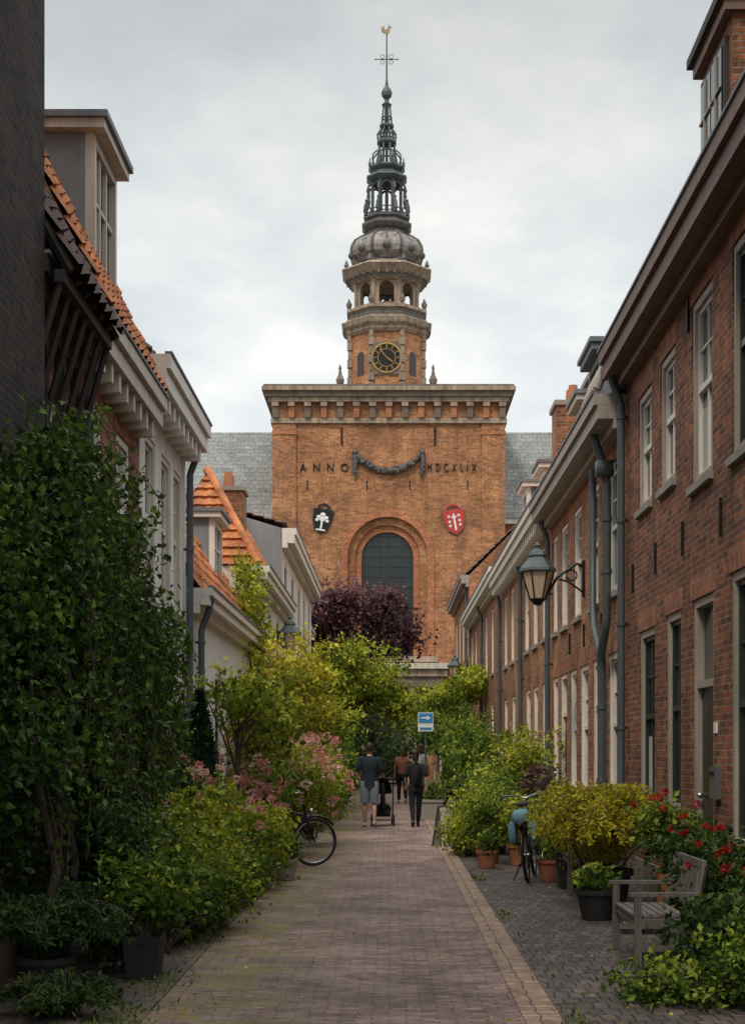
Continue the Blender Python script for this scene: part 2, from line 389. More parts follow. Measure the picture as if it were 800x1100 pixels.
# right side of the street
opsB1=[('w',7.9,8.9,4.2,6.05),('w',10.1,11.1,4.2,6.05),('w',12.1,13.05,4.2,6.05,M_dark),('w',13.85,14.8,4.24,6.05,M_white),('w',15.65,16.5,4.5,5.92,M_white),('w',17.05,17.95,4.5,5.86,M_white),
 ('w',8.0,9.0,1.0,3.15),('d',10.3,11.3,.15,3.15),('w',12.1,13.1,.8,3.2,M_dark),('d',13.8,14.75,.15,3.12),('w',15.35,16.15,1.0,3.1,M_dark),('w',16.85,17.85,.95,3.05,M_dark)]
g,T=house('brick_house',1,3.0,3,18.9,6.33,M_b1,opsB1,M_tiled,k=1.5,run=2.5,cor=.3,cm=M_brownf,fmat=M_taupe,smat=M_dark,pipes=(18.72,),ch=.34,
  anchors=[(13.45,3.75),(15.2,3.8),(16.75,3.8),(18.3,3.75),(11.6,3.8),(14.9,6.0)])
d=MB(T)
d.box(14.55,15.95,-3.0,-.35,6.3,8.85,M_b1)
d.box(14.48,16.02,-3.0,-.26,8.852,8.97,M_brownf); d.box(14.44,16.06,-3.0,-.2,8.972,9.07,M_timber)
d.box(14.7,15.8,-.35,-.3,7.0,8.7,M_timber)
for q in (0,1):
    a=14.76+q*.51; d.box(a,a+.46,-.3,-.285,7.08,8.62,M_glass)
    for s in range(1,4): d.box(a,a+.46,-.286,-.265,7.08+s*.38,7.1+s*.38,M_taupe)
    d.box(a+.22,a+.24,-.286,-.264,7.08,8.62,M_taupe)
d.done('brick_dormer',g)
s_=MB(T)
for u in (10.05,13.6): s_.box(u-.12,u+.1,0,.06,1.2,1.5,M_bikeg); s_.box(u-.1,u+.08,.06,.07,1.42,1.45,M_iron)
for u in (11.7,15.0,16.5): s_.box(u-.1,u+.1,-.005,.012,.55,.68,M_iron)
s_.box(13.62,13.74,0,.015,1.8,1.9,M_signw)
s_.done('letterboxes_and_vents',g)
g,T=house('brick_house',1,3.0,18.9,27.7,5.85,M_b2,[('w',19.6,20.5,3.75,5.5),('w',21.4,22.3,3.75,5.5),('w',23.3,24.2,3.75,5.5),('w',25.1,26.0,3.75,5.5),('w',26.6,27.3,3.75,5.5),
  ('w',19.5,20.4,.95,2.95),('d',21.0,21.95,.12,2.95),('w',22.5,23.4,.95,2.95),('w',23.9,24.7,.95,2.95),('d',25.2,26.1,.12,2.95),('w',26.5,27.3,.95,2.95)],M_tiled,k=1.25,run=2.3,cor=.36,cm=M_taupe,fmat=M_white,smat=M_white,pipes=(27.45,),
  anchors=[(21,3.4),(22.9,3.4),(24.7,3.4)],chimneys=((26.8,-.9,1.5),))
dormer(g,T,21.3,22.4,.0,-2.2,6.25,7.35,M_zincw,M_zincw,n=2); dormer(g,T,25.0,26.0,-.25,-2.2,6.4,7.5,M_zincw,M_cream,n=2)
p=MB(T)
p.tube([(19.9,.3,5.9),(19.9,.16,5.5),(19.9,.1,5.2),(19.9,.1,3.4),(19.95,.12,3.2),(20.3,.12,2.95),(20.35,.1,2.7),(20.35,.1,.4)],.06,M_zinc,12)
p.tube([(21.1,.12,5.6),(21.1,.12,3.7),(20.8,.14,3.35),(20.5,.14,3.15),(20.4,.12,2.95)],.05,M_zinc,12)
p.box(19.78,20.02,.02,.24,5.3,5.5,M_zinc)
for z in (4.7,4.0,2.2,1.2): p.tube([(19.9 if z>3 else 20.35,.1,z),(19.9 if z>3 else 20.35,.1,z+.06)],.075,M_zinc,12)
p.done('rainwater_pipes',g,True)
h=MB(T)
for i in range(9):
    a=19.0+i*.14
    h.tube([(a,-.5,7.0),(a,-.05,6.85),(a,.25,6.55),(a,.36,6.25)],.06,M_taupe,8)
h.done('ribbed_hood',g,True)
g,T=house('brick_house',1,3.02,27.7,40,5.95,M_b3,[('w',u,u+.95,3.8,5.6) for u in (28.5,30.4,32.3,34.2,36.1,38.2)]+[('d',28.4,29.4,.12,2.95),('w',30.3,31.2,.95,2.95),('w',31.9,32.9,.95,2.95),('d',33.9,34.9,.12,2.95),('w',35.8,36.7,.95,2.95),('w',38.1,39.1,.95,2.95)],
  M_tileo,k=1.25,run=2.3,cor=.34,cm=M_white,fmat=M_white,smat=M_white,dentil=True,pipes=(39.7,33.4),chimneys=((30,-.65,2.0),))
dormer(g,T,32,33.1,-.3,-2.2,6.4,7.7,M_zincw,M_white)
dormer(g,T,36,37.1,-.3,-2.2,6.4,8.0,M_zincw,M_white)
g,T=house('brick_house',1,3.05,40,56,6.25,M_b2,sum([[('w',u,u+1.0,3.9,5.8),('w',u,u+1.0,1.0,3.0)] for u in (41,43.6,46.4,49.2,52,54.4)],[]),M_tileo,k=1.3,cor=.34,cm=M_white,fmat=M_white,smat=M_white,pipes=(48,))
g,T=house('brick_house',1,3.0,56,69,7.9,M_b3,sum([[('w',u,u+1.0,5.2,7.2),('w',u,u+1.0,1.4,3.8)] for u in (57,60,63,66)],[]),M_tiled,k=1.0,cor=.3,cm=M_taupe,fmat=M_white,smat=M_white,pipes=(56.5,))

# left side
g,T=house('dark_brick_house',-1,2.75,2,11.9,11.5,M_bk,[],M_tiled,cm=M_timber,k=1.0)
g,T=house('brick_house',-1,2.98,11.9,14.0,5.3,M_bl,[('w',12.5,13.3,3.4,4.8)],M_tiled,k=1.85,run=2.2,cor=.2,cm=M_timber,fmat=M_cream,smat=M_dark)
t=MB(T)
for i in range(7):
    u=11.98+i*.33
    t.tube([(u,-.05,6.35),(u,.42,5.5)],.04,M_timber,4)
    t.tube([(u,.05,4.3),(u,.1,4.6),(u,.36,5.5)],.03,M_timber,4)
    if i%2==0: t.box(u-.05,u+.05,0,.09,3.7,5.9,M_timber)
tiles(t,11.93,13.98,.46,5.52,-.75,7.72,M_tiled)
t.box(11.93,13.98,.3,.38,5.4,5.5,M_timber)
t.box(11.93,13.95,.0,.06,4.42,4.66,M_cream)
t.box(11.93,13.95,.0,.05,4.15,4.22,M_timber)
for i in range(12): t.box(11.98+i*.17,12.01+i*.17,.0,.05,3.7,4.15,M_timber)
t.done('timber_eaves_struts',g)
g,T=house('brick_house',-1,2.95,14.0,17.6,5.45,M_bl,[('w',14.55,15.3,3.45,5.1,M_white),('w',16.1,16.95,3.45,5.1,M_white),('w',14.8,15.6,.9,2.8),('d',16.3,17.2,.12,2.8)],M_tileo,k=2.0,run=1.6,cor=.28,cm=M_cream,dentil=True,fmat=M_white,smat=M_white,pipes=(14.2,),ch=.34,flush=True)
dormer(g,T,15.55,16.8,-.12,-2.6,6.5,8.1,M_renderg,M_cream,n=3)
g,T=house('white_house',-1,2.95,17.6,21.6,5.95,M_render,[('w',18.0,18.8,3.5,5.5,M_white),('w',19.3,20.1,3.5,5.5,M_white),('w',20.4,21.1,3.5,5.5,M_white),('w',18.0,18.9,.9,2.9),('d',19.4,20.3,.12,2.8)],M_tiled,k=1.0,run=2.1,cor=.32,cm=M_white,dentil=True,fmat=M_cream,smat=M_dark,pipes=(21.4,),ch=.38)
g,T=house('white_cottage',-1,2.85,21.6,31,3.75,M_render,[('w',22.3,23.2,1.0,2.9),('w',24.4,25.3,1.0,2.9),('d',26.1,27.0,.12,2.9),('w',28,28.9,1,2.9)],M_tileo,k=1.9,run=2.0,cor=.24,cm=M_white,fmat=M_white,smat=M_dark,pipes=(21.9,),ch=.25)
dormer(g,T,27.3,28.6,-.35,-1.7,4.7,5.9,M_renderg,M_white)
g,T=house('white_house',-1,2.8,31,40,5.2,M_render,[('w',32,33,3.2,4.9),('w',34.5,35.5,3.2,4.9),('w',37,38,3.2,4.9),('w',32,33,.9,2.8),('w',35,36,.9,2.8)],M_tileo,k=1.9,run=1.15,cor=.26,cm=M_white,fmat=M_white,smat=M_dark,ch=.28,chimneys=((33.5,-.8,1.0),),hip=1.4)
g,T=house('grey_house',-1,2.88,40,55,7.2,M_render,sum([[('w',u,u+1.1,5.1,6.8,M_dark),('w',u,u+1.1,1.2,3.4)] for u in (41,44,47,50,53)],[]),M_tiled,k=.3,run=2.6,cor=.34,cm=M_white,fmat=M_white,smat=M_dark,sidemat=M_renderg,ch=.4)
g,T=house('brick_house',-1,3.4,55,68,6.2,M_b3,[('w',u,u+1.1,4.2,5.8) for u in (57,60,63)],M_tileo,k=1.0,cor=.3,cm=M_white,fmat=M_white,smat=M_white)

# ------------------------------------------------------------------ ground
def sheet(name,x0,x1,y0,y1,z,mat,h=0):
    b=MB()
    if h: b.box(x0,x1,y0,y1,z-h,z,mat)
    else: b.poly([(x0,y0,z),(x1,y0,z),(x1,y1,z),(x0,y1,z)],mat)
    return b.done(name)
sheet('ground',-400,400,-200,600,-.03,M_ground)
sheet('road',-1.5,.82,-10,76,0,M_road)
sheet('kerb_strip',.82,1.05,-10,76,.012,M_kerb,.05)
sheet('pavement',1.05,3.02,-10,76,.006,M_side)
sheet('pavement',-3.4,-1.5,-10,76,.010,M_side,.03)
sheet('church_square',-40,40,76.01,79.9,-.004,M_side)

# ------------------------------------------------------------------ church
YF=80.0
ch=grp('church_with_spire',(0,86,0))
TC=lambda u,w,z:(u,YF-w,z)
def arc(uc,zc,r,n,a0=0,a1=pi): return [(uc+r*math.cos(a0+(a1-a0)*i/n),zc+r*math.sin(a0+(a1-a0)*i/n)) for i in range(n+1)]
wl=MB(TC); uc=-.1; zs=12.0; zb=6.65
x0,x1=-6.2,6.15
ro=2.15
wallT=19.15
wl.poly([(x0,0,-.1),(uc-ro,0,-.1),(uc-ro,0,wallT),(x0,0,wallT)],M_bc)
wl.poly([(uc+ro,0,-.1),(x1,0,-.1),(x1,0,wallT),(uc+ro,0,wallT)],M_bc)
wl.poly([(uc-ro,0,5.2),(uc+ro,0,5.2),(uc+ro,0,zb),(uc-ro,0,zb)],M_bc)
A=arc(uc,zs,ro,28)
for (a,b),(c,d_) in zip(A,A[1:]): wl.poly([(a,0,b),(c,0,d_),(c,0,wallT),(a,0,wallT)],M_bc)
for x in (x0,x1): wl.poly([(x,0,-.1),(x,-12.4,-.1),(x,-12.4,19.15),(x,0,19.15)],M_bc)
wl.poly([(x0,-12.4,-.1),(x1,-12.4,-.1),(x1,-12.4,19.15),(x0,-12.4,19.15)],M_bc)
for a,b in ((-6.25,-5.0),(4.95,6.2)):
    wl.box(a,b,-.2,.12,-.1,19.14,M_bc)
    wl.box(a-.05,b+.05,-.2,.17,18.55,18.72,M_bcr)
wl.done('brick_tower_walls',ch)
ar=MB(TC)
def ring(r0,r1,w,mat,zbase=zb,n=28):
    P=[(uc+r1,zbase)]+arc(uc,zs,r1,n)+[(uc-r1,zbase)]; Q=[(uc+r0,zbase)]+arc(uc,zs,r0,n)+[(uc-r0,zbase)]
    for i in range(len(P)-1):
        ar.poly([(P[i][0],w,P[i][1]),(P[i+1][0],w,P[i+1][1]),(Q[i+1][0],w,Q[i+1][1]),(Q[i][0],w,Q[i][1])],mat)
def sleeve(r,w0,w1,mat,zbase=zb,n=28):
    P=[(uc+r,zbase)]+arc(uc,zs,r,n)+[(uc-r,zbase)]
    for a,b in zip(P,P[1:]): ar.poly([(a[0],w0,a[1]),(b[0],w0,b[1]),(b[0],w1,b[1]),(a[0],w1,a[1])],mat)
ring(ro,2.5,.07,M_bcr); sleeve(2.5,-.02,.07,M_bcr); sleeve(ro,.07,-.25,M_bcr)
ring(1.75,ro,-.25,M_bc); sleeve(1.75,-.25,-.45,M_bcr); ring(1.4,1.75,-.45,M_bcr); sleeve(1.4,-.45,-.8,M_bcr)
ar.box(uc-2.7,uc+2.7,-.8,.16,zb-.3,zb-.002,M_stone)
ar.done('arch_mouldings',ch)
gw=MB(TC)
G=arc(uc,zs,1.4,28); gw.poly([(a,-.75,b) for a,b in G]+[(uc-1.4,-.75,zb),(uc+1.4,-.75,zb)],M_glassc)
for i in range(-3,4):
    x=uc+i*.4; hh=math.sqrt(max(0,1.4**2-(i*.4)**2)); gw.box(x-(.05 if i%2==0 else .02),x+(.05 if i%2==0 else .02),-.74,-.68,zb,zs+hh-.01,M_dark)
for j in range(12):
    z=zb+.5+j*.55
    hw=1.39 if z<zs else math.sqrt(max(0.01,1.39**2-(z-zs)**2))
    if z<zs+1.3: gw.box(uc-hw,uc+hw,-.735,-.695,z-.02,z+.02,M_dark)
gw.done('arched_window',ch)
en=MB(TC)
en.box(-6.35,6.3,-12.6,.2,19.15,19.42,M_stone)
en.box(-6.27,6.22,-12.5,.1,19.422,20.25,M_bc)
n=15
for i in range(n):
    x=-6.1+i*(12.15/(n-1)); en.box(x-.15,x+.15,.1,.32,19.424,20.24,M_bcr if i%2 else M_stoned); en.box(x-.18,x+.18,.1,.42,20.02,20.248,M_stone)
en.box(-6.45,6.4,-12.6,.45,20.252,20.5,M_stone)
en.box(-6.6,6.55,-12.7,.62,20.502,20.78,M_stoned); en.box(-6.78,6.72,-12.8,.8,20.782,21.0,M_stone); en.box(-6.7,6.64,-12.7,.7,21.002,21.12,M_stoned)
for x in (-2.55,2.45): en.box(x-.05,x+.05,.0,.06,18.0,18.95,M_iron)
for x in (-4.4,4.2,-1.2,1.1): en.box(x-.025,x+.025,.0,.05,15.6,16.1,M_iron)
en.done('stone_cornice',ch)
po=MB(TC)
po.box(-3.2,3.1,-.1,.75,5.55,5.95,M_stone); po.box(-3.35,3.25,-.1,.95,5.952,6.25,M_cream); po.box(-3.0,2.9,-.1,.6,5.0,5.548,M_stoned)
for x in (-2.9,-1.5,1.3,2.7):
    po.box(x-.3,x+.3,-.05,.5,4.7,4.998,M_stone); po.lathe(x,.25,[(.25,.5),(.25,.8),(.22,1),(.21,4.4),(.26,4.7)],M_stone,14); po.box(x-.32,x+.32,-.05,.6,-.1,.5,M_stone)
po.box(-1.15,.95,-.3,.02,-.1,4.0,M_door); po.box(-1.3,-1.152,-.3,.1,-.1,4.2,M_stone); po.box(.952,1.1,-.3,.1,-.1,4.2,M_stone); po.box(-1.3,1.1,-.3,.1,4.202,4.5,M_stone)
po.box(-.11,-.09,.02,.04,0,4.0,M_iron)
for a in (-1.0,.05):
    for z in (.3,1.6,2.9): po.box(a,a+.75,.02,.05,z,z+1.0,M_door)
po.done('portal',ch)
ga=MB(TC); pts=[];rad=[]
for i in range(41):
    t=i/40; x=-1.75+3.4*t; z=17.45-.85*math.sin(pi*t)**.8; pts.append((x,.12,z)); rad.append(.12+.07*math.sin(pi*t)+.05*math.sin(i*2.1))
ga.tube(pts,rad,M_leadd,8)
for i in range(90):
    t=R.random(); x=-1.75+3.4*t; z=17.45-.85*math.sin(pi*t)**.8
    ga.ball((x+R.uniform(-.05,.05),.2+R.uniform(-.05,.08),z+R.uniform(-.16,.16)),R.uniform(.05,.1),M_leadd,6,4)
for x in (-1.85,1.75):
    ga.tube([(x,.1,17.6),(x+.05,.12,17.1),(x-.03,.1,16.5),(x+.03,.08,16.1)],[.12,.14,.09,.03],M_leadd,8)
    ga.ball((x,.12,17.6),.16,M_leadd)
    for i in range(20): ga.ball((x+R.uniform(-.12,.12),.16,R.uniform(16.4,17.6)),.07,M_leadd,6,4)
ga.done('stone_garland',ch,True)
def text_mesh(body,x0,x1,zc,hgt,name):
    c=bpy.data.curves.new(name,'FONT'); c.body=body; c.size=1; c.space_character=2.2; c.extrude=.03
    o=bpy.data.objects.new(name,c); COL.objects.link(o)
    me=bpy.data.meshes.new_from_object(o.evaluated_get(bpy.context.evaluated_depsgraph_get())); bpy.data.objects.remove(o)
    v=np.array([p.co[:] for p in me.vertices]); mn,mx=v.min(0),v.max(0)
    for p,q in zip(me.vertices,v):
        a=(q-mn)/(mx-mn+1e-9); p.co=(x0+(x1-x0)*a[0],YF-.01-.06*a[2],zc-hgt/2+hgt*a[1])
    me.materials.append(M_iron); o=bpy.data.objects.new(name,me); COL.objects.link(o); attach(o,ch)
text_mesh('ANNO',-4.8,-2.2,16.8,.44,'inscription_anno'); text_mesh('MDCXLIX',2.05,4.65,16.8,.44,'inscription_year')
def shield(cx,cz,w,h,mat,tilt,name):
    o=MB(lambda u,w_,z:(cx+u*math.cos(tilt)-z*math.sin(tilt),YF-w_,cz+u*math.sin(tilt)+z*math.cos(tilt)))
    P=[(-w/2,h*.38),(-w*.2,h*.46),(0,h*.40),(w*.2,h*.46),(w/2,h*.38),(w*.46,0),(w*.34,-h*.3),(0,-h*.5),(-w*.34,-h*.3),(-w*.46,0)]
    def ext(P,w0,w1,m):
        o.poly([(a,w1,b) for a,b in P],m)
        for i in range(len(P)):
            a,b=P[i],P[(i+1)%len(P)]; o.poly([(a[0],w0,a[1]),(b[0],w0,b[1]),(b[0],w1,b[1]),(a[0],w1,a[1])],m)
    ext([(a*1.08,b*1.08) for a,b in P],0,.06,M_stoned); ext(P,.02,.1,mat)
    if name=='coat_of_arms_tree':
        o.box(-.05,.05,.1,.14,-.5,.05,M_signw); o.box(-.25,.25,.1,.135,-.56,-.48,M_signw)
        for a,b,r in ((-.2,.15,.13),(.2,.15,.13),(0,.3,.15),(-.28,-.02,.1),(.28,-.02,.1),(0,.08,.13)): o.ball((a,.12,b),(r,.03,r*.8),M_signw,9,5)
        o.tube([(0,.12,-.1),(-.22,.12,.1)],.03,M_signw,5); o.tube([(0,.12,-.1),(.22,.12,.1)],.03,M_signw,5)
    else:
        o.box(-.05,.05,.1,.14,-.5,.4,M_signw); o.box(-.15,.15,.1,.138,.18,.25,M_signw)
        for a in (-.3,.3):
            for b in (.28,0,-.22):
                for t in range(4):
                    q=t*pi/4; o.tube([(a*.9-.08*math.cos(q),.12,b-.08*math.sin(q)),(a*.9+.08*math.cos(q),.12,b+.08*math.sin(q))],.02,M_signw,4)
    o.tube([(-.3*w,.08,h*.5),(0,.1,h*.62),(.3*w,.08,h*.5)],.05,mat,6)
    o.done(name,ch)
shield(-3.6,13.95,1.1,1.45,M_iron,-.16,'coat_of_arms_tree'); shield(3.5,13.9,1.15,1.45,M_red,.18,'coat_of_arms_red')
na=MB()
na.box(-17,17,83,104,-.1,14.2,M_bc); na.box(-17.3,17.3,82.7,104.3,14.202,14.5,M_white)
na.poly([(-17.4,82.6,14.5),(17.4,82.6,14.5),(13,89,20.6),(-13,89,20.6)],M_slate)
na.poly([(-17.4,104.4,14.5),(17.4,104.4,14.5),(13,98,20.6),(-13,98,20.6)],M_slate)
na.poly([(-17.4,82.6,14.5),(-13,89,20.6),(-13,98,20.6),(-17.4,104.4,14.5)],M_slate); na.poly([(17.4,82.6,14.5),(13,89,20.6),(13,98,20.6),(17.4,104.4,14.5)],M_slate)
na.poly([(-13,89,20.6),(13,89,20.6),(13,98,20.6),(-13,98,20.6)],M_lead)
na.done('nave_and_roof',ch)
# ---- spire
CX,CY=-.15,86.2; o8=pi/8; oc=1/math.cos(pi/8)
sp=MB()
sp.box(x0-.2,x1+.2,79.6,92.4,20.9,21.05,M_lead)
sp.lathe(CX,CY,[(2.3*oc,21.05),(2.3*oc,21.9)],M_stone,8,o8)
sp.lathe(CX,CY,[(2.08*oc,21.9),(2.08*oc,25.5)],M_bc,8,o8)
for k in range(8):
    a=o8+k*pi/4
    for j in range(7): sp.lathe(CX+2.08*oc*math.cos(a),CY+2.08*oc*math.sin(a),[(.2 if j%2 else .14,22.0+j*.5),(.2 if j%2 else .14,22.44+j*.5)],M_stone,8,a)
for k in range(8):
    if k==6: continue
    a=k*pi/4; r=2.09; tx,ty=-math.sin(a),math.cos(a)
    P=[(u,z) for u,z in ((.28,22.9),)+tuple((.28*math.cos(pi*i/6),24.0+.28*math.sin(pi*i/6)) for i in range(7))+((-.28,22.9),)]
    sp.poly([(CX+r*math.cos(a)+tx*u,CY+r*math.sin(a)+ty*u,z) for u,z in P],M_door)
sp.lathe(CX,CY,[(2.15*oc,25.3),(2.3*oc,25.45),(2.3*oc,25.6),(2.5*oc,25.75),(2.58*oc,26.0),(2.2*oc,26.06)],M_stone,8,o8)
sp.lathe(CX,CY,[(2.3*oc,26.06),(2.3*oc,26.2),(2.1*oc,26.25),(2.1*oc,26.6),(2.28*oc,26.65),(2.28*oc,26.8),(1.7*oc,26.82)],M_stone,8,o8)
sp.lathe(CX,CY,[(2.13*oc,26.3),(2.13*oc,26.56)],M_leadd,8,o8)
sp.lathe(CX,CY,[(1.85*oc,28.3),(2.05*oc,28.4),(2.05*oc,28.6),(2.2*oc,28.65),(2.35*oc,28.85),(2.55*oc,29.05),(2.5*oc,29.15),(2.0*oc,29.35)],M_stone,8,o8)
sp.lathe(CX,CY,[(2.08*oc,28.42),(2.08*oc,28.55)],M_leadd,8,o8)
for k in range(32):
    a=k*pi/16; r=2.2*oc*.96; sp.box(CX+r*math.cos(a)-.07,CX+r*math.cos(a)+.07,CY+r*math.sin(a)-.07,CY+r*math.sin(a)+.07,28.55,28.9,M_stoned)
    r=2.38*oc*.96; sp.box(CX+r*math.cos(a)-.06,CX+r*math.cos(a)+.06,CY+r*math.sin(a)-.06,CY+r*math.sin(a)+.06,25.62,25.85,M_stoned)
for k in range(8):
    a=o8+k*pi/4; ux,uy=CX+2.15*oc*math.cos(a),CY+2.15*oc*math.sin(a)
    sp.lathe(ux,uy,[(.12,26.8),(.1,26.9),(.15,27.0),(.17,27.15),(.08,27.3),(.03,27.45)],M_stoned,8)
    ux,uy=CX+2.3*oc*math.cos(a),CY+2.3*oc*math.sin(a)
    sp.lathe(ux,uy,[(.1,29.1),(.08,29.2),(.14,29.32),(.08,29.5),(.02,29.65)],M_leadd,8)
sp.done('spire_stone_base',ch)
sa=MB(); r=1.72; hwf=r*math.tan(pi/8)
for k in range(8):
    a=k*pi/4
    def TP(u,w,z,a=a): return (CX+(r-w)*math.cos(a)-u*math.sin(a),CY+(r-w)*math.sin(a)+u*math.cos(a),z)
    sa.T=TP; z0,z1=26.8,28.35; ow=.42; zsp=27.85
    for w in (0,.25):
        sa.poly([(-hwf,w,z0),(-ow,w,z0),(-ow,w,z1),(-hwf,w,z1)],M_stone); sa.poly([(ow,w,z0),(hwf,w,z0),(hwf,w,z1),(ow,w,z1)],M_stone)
        Q=[(ow*math.cos(pi*i/10),zsp+ow*math.sin(pi*i/10)) for i in range(11)]
        for (p1,q1),(p2,q2) in zip(Q,Q[1:]): sa.poly([(p1,w,q1),(p2,w,q2),(p2,w,z1),(p1,w,z1)],M_stone)
    Q=[(ow,z0)]+Q+[(-ow,z0)]
    for (p1,q1),(p2,q2) in zip(Q,Q[1:]): sa.poly([(p1,0,q1),(p2,0,q2),(p2,.25,q2),(p1,.25,q1)],M_stoned)
    sa.box(-ow,ow,.02,.12,z0,z0+.28,M_stone)
    sa.lathe(hwf,-.05,[(.13,z0),(.13,z0+.2),(.09,z0+.25),(.09,z1-.3),(.14,z1-.15),(.14,z1)],M_stone,8)
sa.T=lambda a,b,c:(a,b,c)
for q,zz in ((-.5,27.35),(.35,27.3),(0,27.5)):
    sa.lathe(CX+q,CY+.2,[(.05,zz+.45),(.16,zz+.38),(.19,zz+.15),(.27,zz),(.25,zz)],M_copper,10)
sa.tube([(CX-1.5,CY+.2,zz+.5),(CX+1.5,CY+.2,zz+.5)],.05,M_timber,5)
sa.done('bell_arcade',ch)
sd=MB()
sd.lathe(CX,CY,[(2.0*oc,29.3),(1.72*oc,29.45),(1.62*oc,29.62),(1.7*oc,29.8),(1.95*oc,29.98),(2.02*oc,30.25),(1.98*oc,30.5),(1.8*oc,30.85),(1.45*oc,31.12),(1.12*oc,31.28),(1.0*oc,31.42),(1.02*oc,31.55)],M_lead,8,o8)
sd.lathe(CX,CY,[(1.0*oc,31.5),(1.28*oc,31.6),(1.42*oc,31.78),(1.42*oc,31.9),(1.25*oc,31.98),(1.15*oc,32.1),(1.3*oc,32.2),(1.3*oc,32.28),(1.0*oc,32.3)],M_leadd,8,o8)
sd.torus((CX,CY,29.66),1.72,.09,M_leadd,'z',16,6)
for k in range(8):
    a=o8+k*pi/4
    P=[(1.72,29.45),(1.65,29.65),(1.72,29.8),(1.97,29.98),(2.04,30.25),(2.0,30.5),(1.82,30.85),(1.46,31.12),(1.12,31.3)]
    sd.tube([(CX+q*oc*math.cos(a),CY+q*oc*math.sin(a),z) for q,z in P],.08,M_leadd,6)
    a=k*pi/4
    sd.ball((CX+1.98*math.cos(a),CY+1.98*math.sin(a),30.22),(.26,.26,.24),M_leadd,8,6)
    sd.tube([(CX+1.98*math.cos(a),CY+1.98*math.sin(a),30.4),(CX+1.82*math.cos(a),CY+1.82*math.sin(a),30.8),(CX+1.45*math.cos(a),CY+1.45*math.sin(a),31.12)],.05,M_leadd,5)
sd.done('lead_dome',ch)
su=MB()
su.lathe(CX,CY,[(1.3,32.25),(1.3,32.4),(1.05,32.45)],M_copper,8,o8)
for k in range(8):
    a=o8+k*pi/4; ca,sa_=math.cos(a),math.sin(a)
    q=lambda r,z:(CX+r*ca,CY+r*sa_,z)
    su.tube([q(.88,32.3),q(.88,34.5)],.09,M_copper,6)
    su.tube([q(1.2,32.35),q(1.36,32.6),q(1.32,32.95),q(1.14,33.2),q(1.08,33.5),q(1.2,33.8),q(1.12,34.1),q(.92,34.3)],[.10,.11,.1,.08,.07,.08,.07,.05],M_copper,6)
    su.ball(q(1.28,33.25),.08,M_copper,7,5); su.lathe(CX+1.3*ca,CY+1.3*sa_,[(.11,32.4),(.13,32.7),(.08,33.0),(.04,33.2)],M_copper,7)
    su.torus(q(1.15,32.72),.16,.05,M_copper,'y',12,6); su.torus(q(1.08,33.9),.13,.04,M_copper,'x',12,6)
    a2=k*pi/4; Q=[(.34*math.cos(pi*i/6),.34*math.sin(pi*i/6)) for i in range(7)]
    su.tube([(CX+.84*math.cos(a2)-u*math.sin(a2),CY+.84*math.sin(a2)+u*math.cos(a2),33.95+z) for u,z in Q],.07,M_copper,5)
    for zz in (32.62,32.85):
        su.tube([(CX+.84*math.cos(a2)-.33*math.sin(a2),CY+.84*math.sin(a2)+.33*math.cos(a2),zz),(CX+.84*math.cos(a2)+.33*math.sin(a2),CY+.84*math.sin(a2)-.33*math.cos(a2),zz)],.035,M_copper,5)
su.lathe(CX,CY,[(.95,34.35),(1.1,34.45),(1.25,34.6),(1.2,34.72),(.95,34.85),(.85,35.0),(1.02,35.12),(1.08,35.22),(1.02,35.3),(.72,35.42)],M_copper,8,o8)
su.lathe(CX,CY,[(.12,32.3),(.1,34.4)],M_copper,8,o8)
for k in range(8):
    a=o8+k*pi/4; q=lambda r,z:(CX+r*math.cos(a),CY+r*math.sin(a),z)
    su.tube([q(.66,35.3),q(.52,36.0),q(.45,36.7),q(.36,37.4),q(.27,38.2),q(.2,38.9)],[.09,.07,.065,.055,.05,.045],M_copper,5)
    su.tube([q(.78,35.4),q(.9,35.7),q(.84,36.0),q(.6,36.25)],.05,M_copper,5)
    su.tube([q(.5,36.95),q(.6,37.15),q(.42,37.45)],.04,M_copper,5)
    su.lathe(CX+1.05*math.cos(a),CY+1.05*math.sin(a),[(.07,35.2),(.09,35.4),(.04,35.55),(.02,35.75)],M_copper,6)
su.lathe(CX,CY,[(.45,36.6),(.6,36.7),(.6,36.85),(.42,36.95)],M_copper,8,o8)
su.lathe(CX,CY,[(.34,37.6),(.44,37.66),(.44,37.76),(.3,37.82)],M_copper,8,o8)
for z,rr in ((36.2,.52),(37.25,.39),(38.2,.28)): su.torus((CX,CY,z),rr,.05,M_copper,'z',16,6)
su.lathe(CX,CY,[(.08,35.3),(.06,38.9)],M_copper,6)
su.lathe(CX,CY,[(.22,38.85),(.3,38.95),(.14,39.1),(.12,39.25),(.28,39.45),(.32,39.65),(.25,39.85),(.1,40.05),(.05,40.5),(.035,43.1)],M_copper,12)
su.done('openwork_lantern_spire',ch)
sv=MB()
sv.tube([(CX-.65,CY,41.6),(CX+.65,CY,41.6)],.025,M_iron,5); sv.tube([(CX,CY-.5,41.6),(CX,CY+.5,41.6)],.025,M_iron,5)
for s in (-1,1):
    sv.torus((CX+s*.25,CY,41.76),.12,.016,M_iron,'y',12,5); sv.torus((CX+s*.25,CY,41.44),.12,.016,M_iron,'y',12,5); sv.ball((CX+s*.66,CY,41.6),.05,M_goldd)
Pc=[(-.30,43.2),(-.16,43.1),(.08,43.05),(.18,43.2),(.2,43.4),(.28,43.44),(.21,43.5),(.14,43.58),(.07,43.48),(.04,43.33),(-.1,43.3),(-.16,43.48),(-.27,43.5),(-.32,43.36)]
sv.poly([(CX+a,CY-.03,b) for a,b in Pc],M_goldd); sv.poly([(CX+a,CY+.03,b) for a,b in Pc],M_goldd)
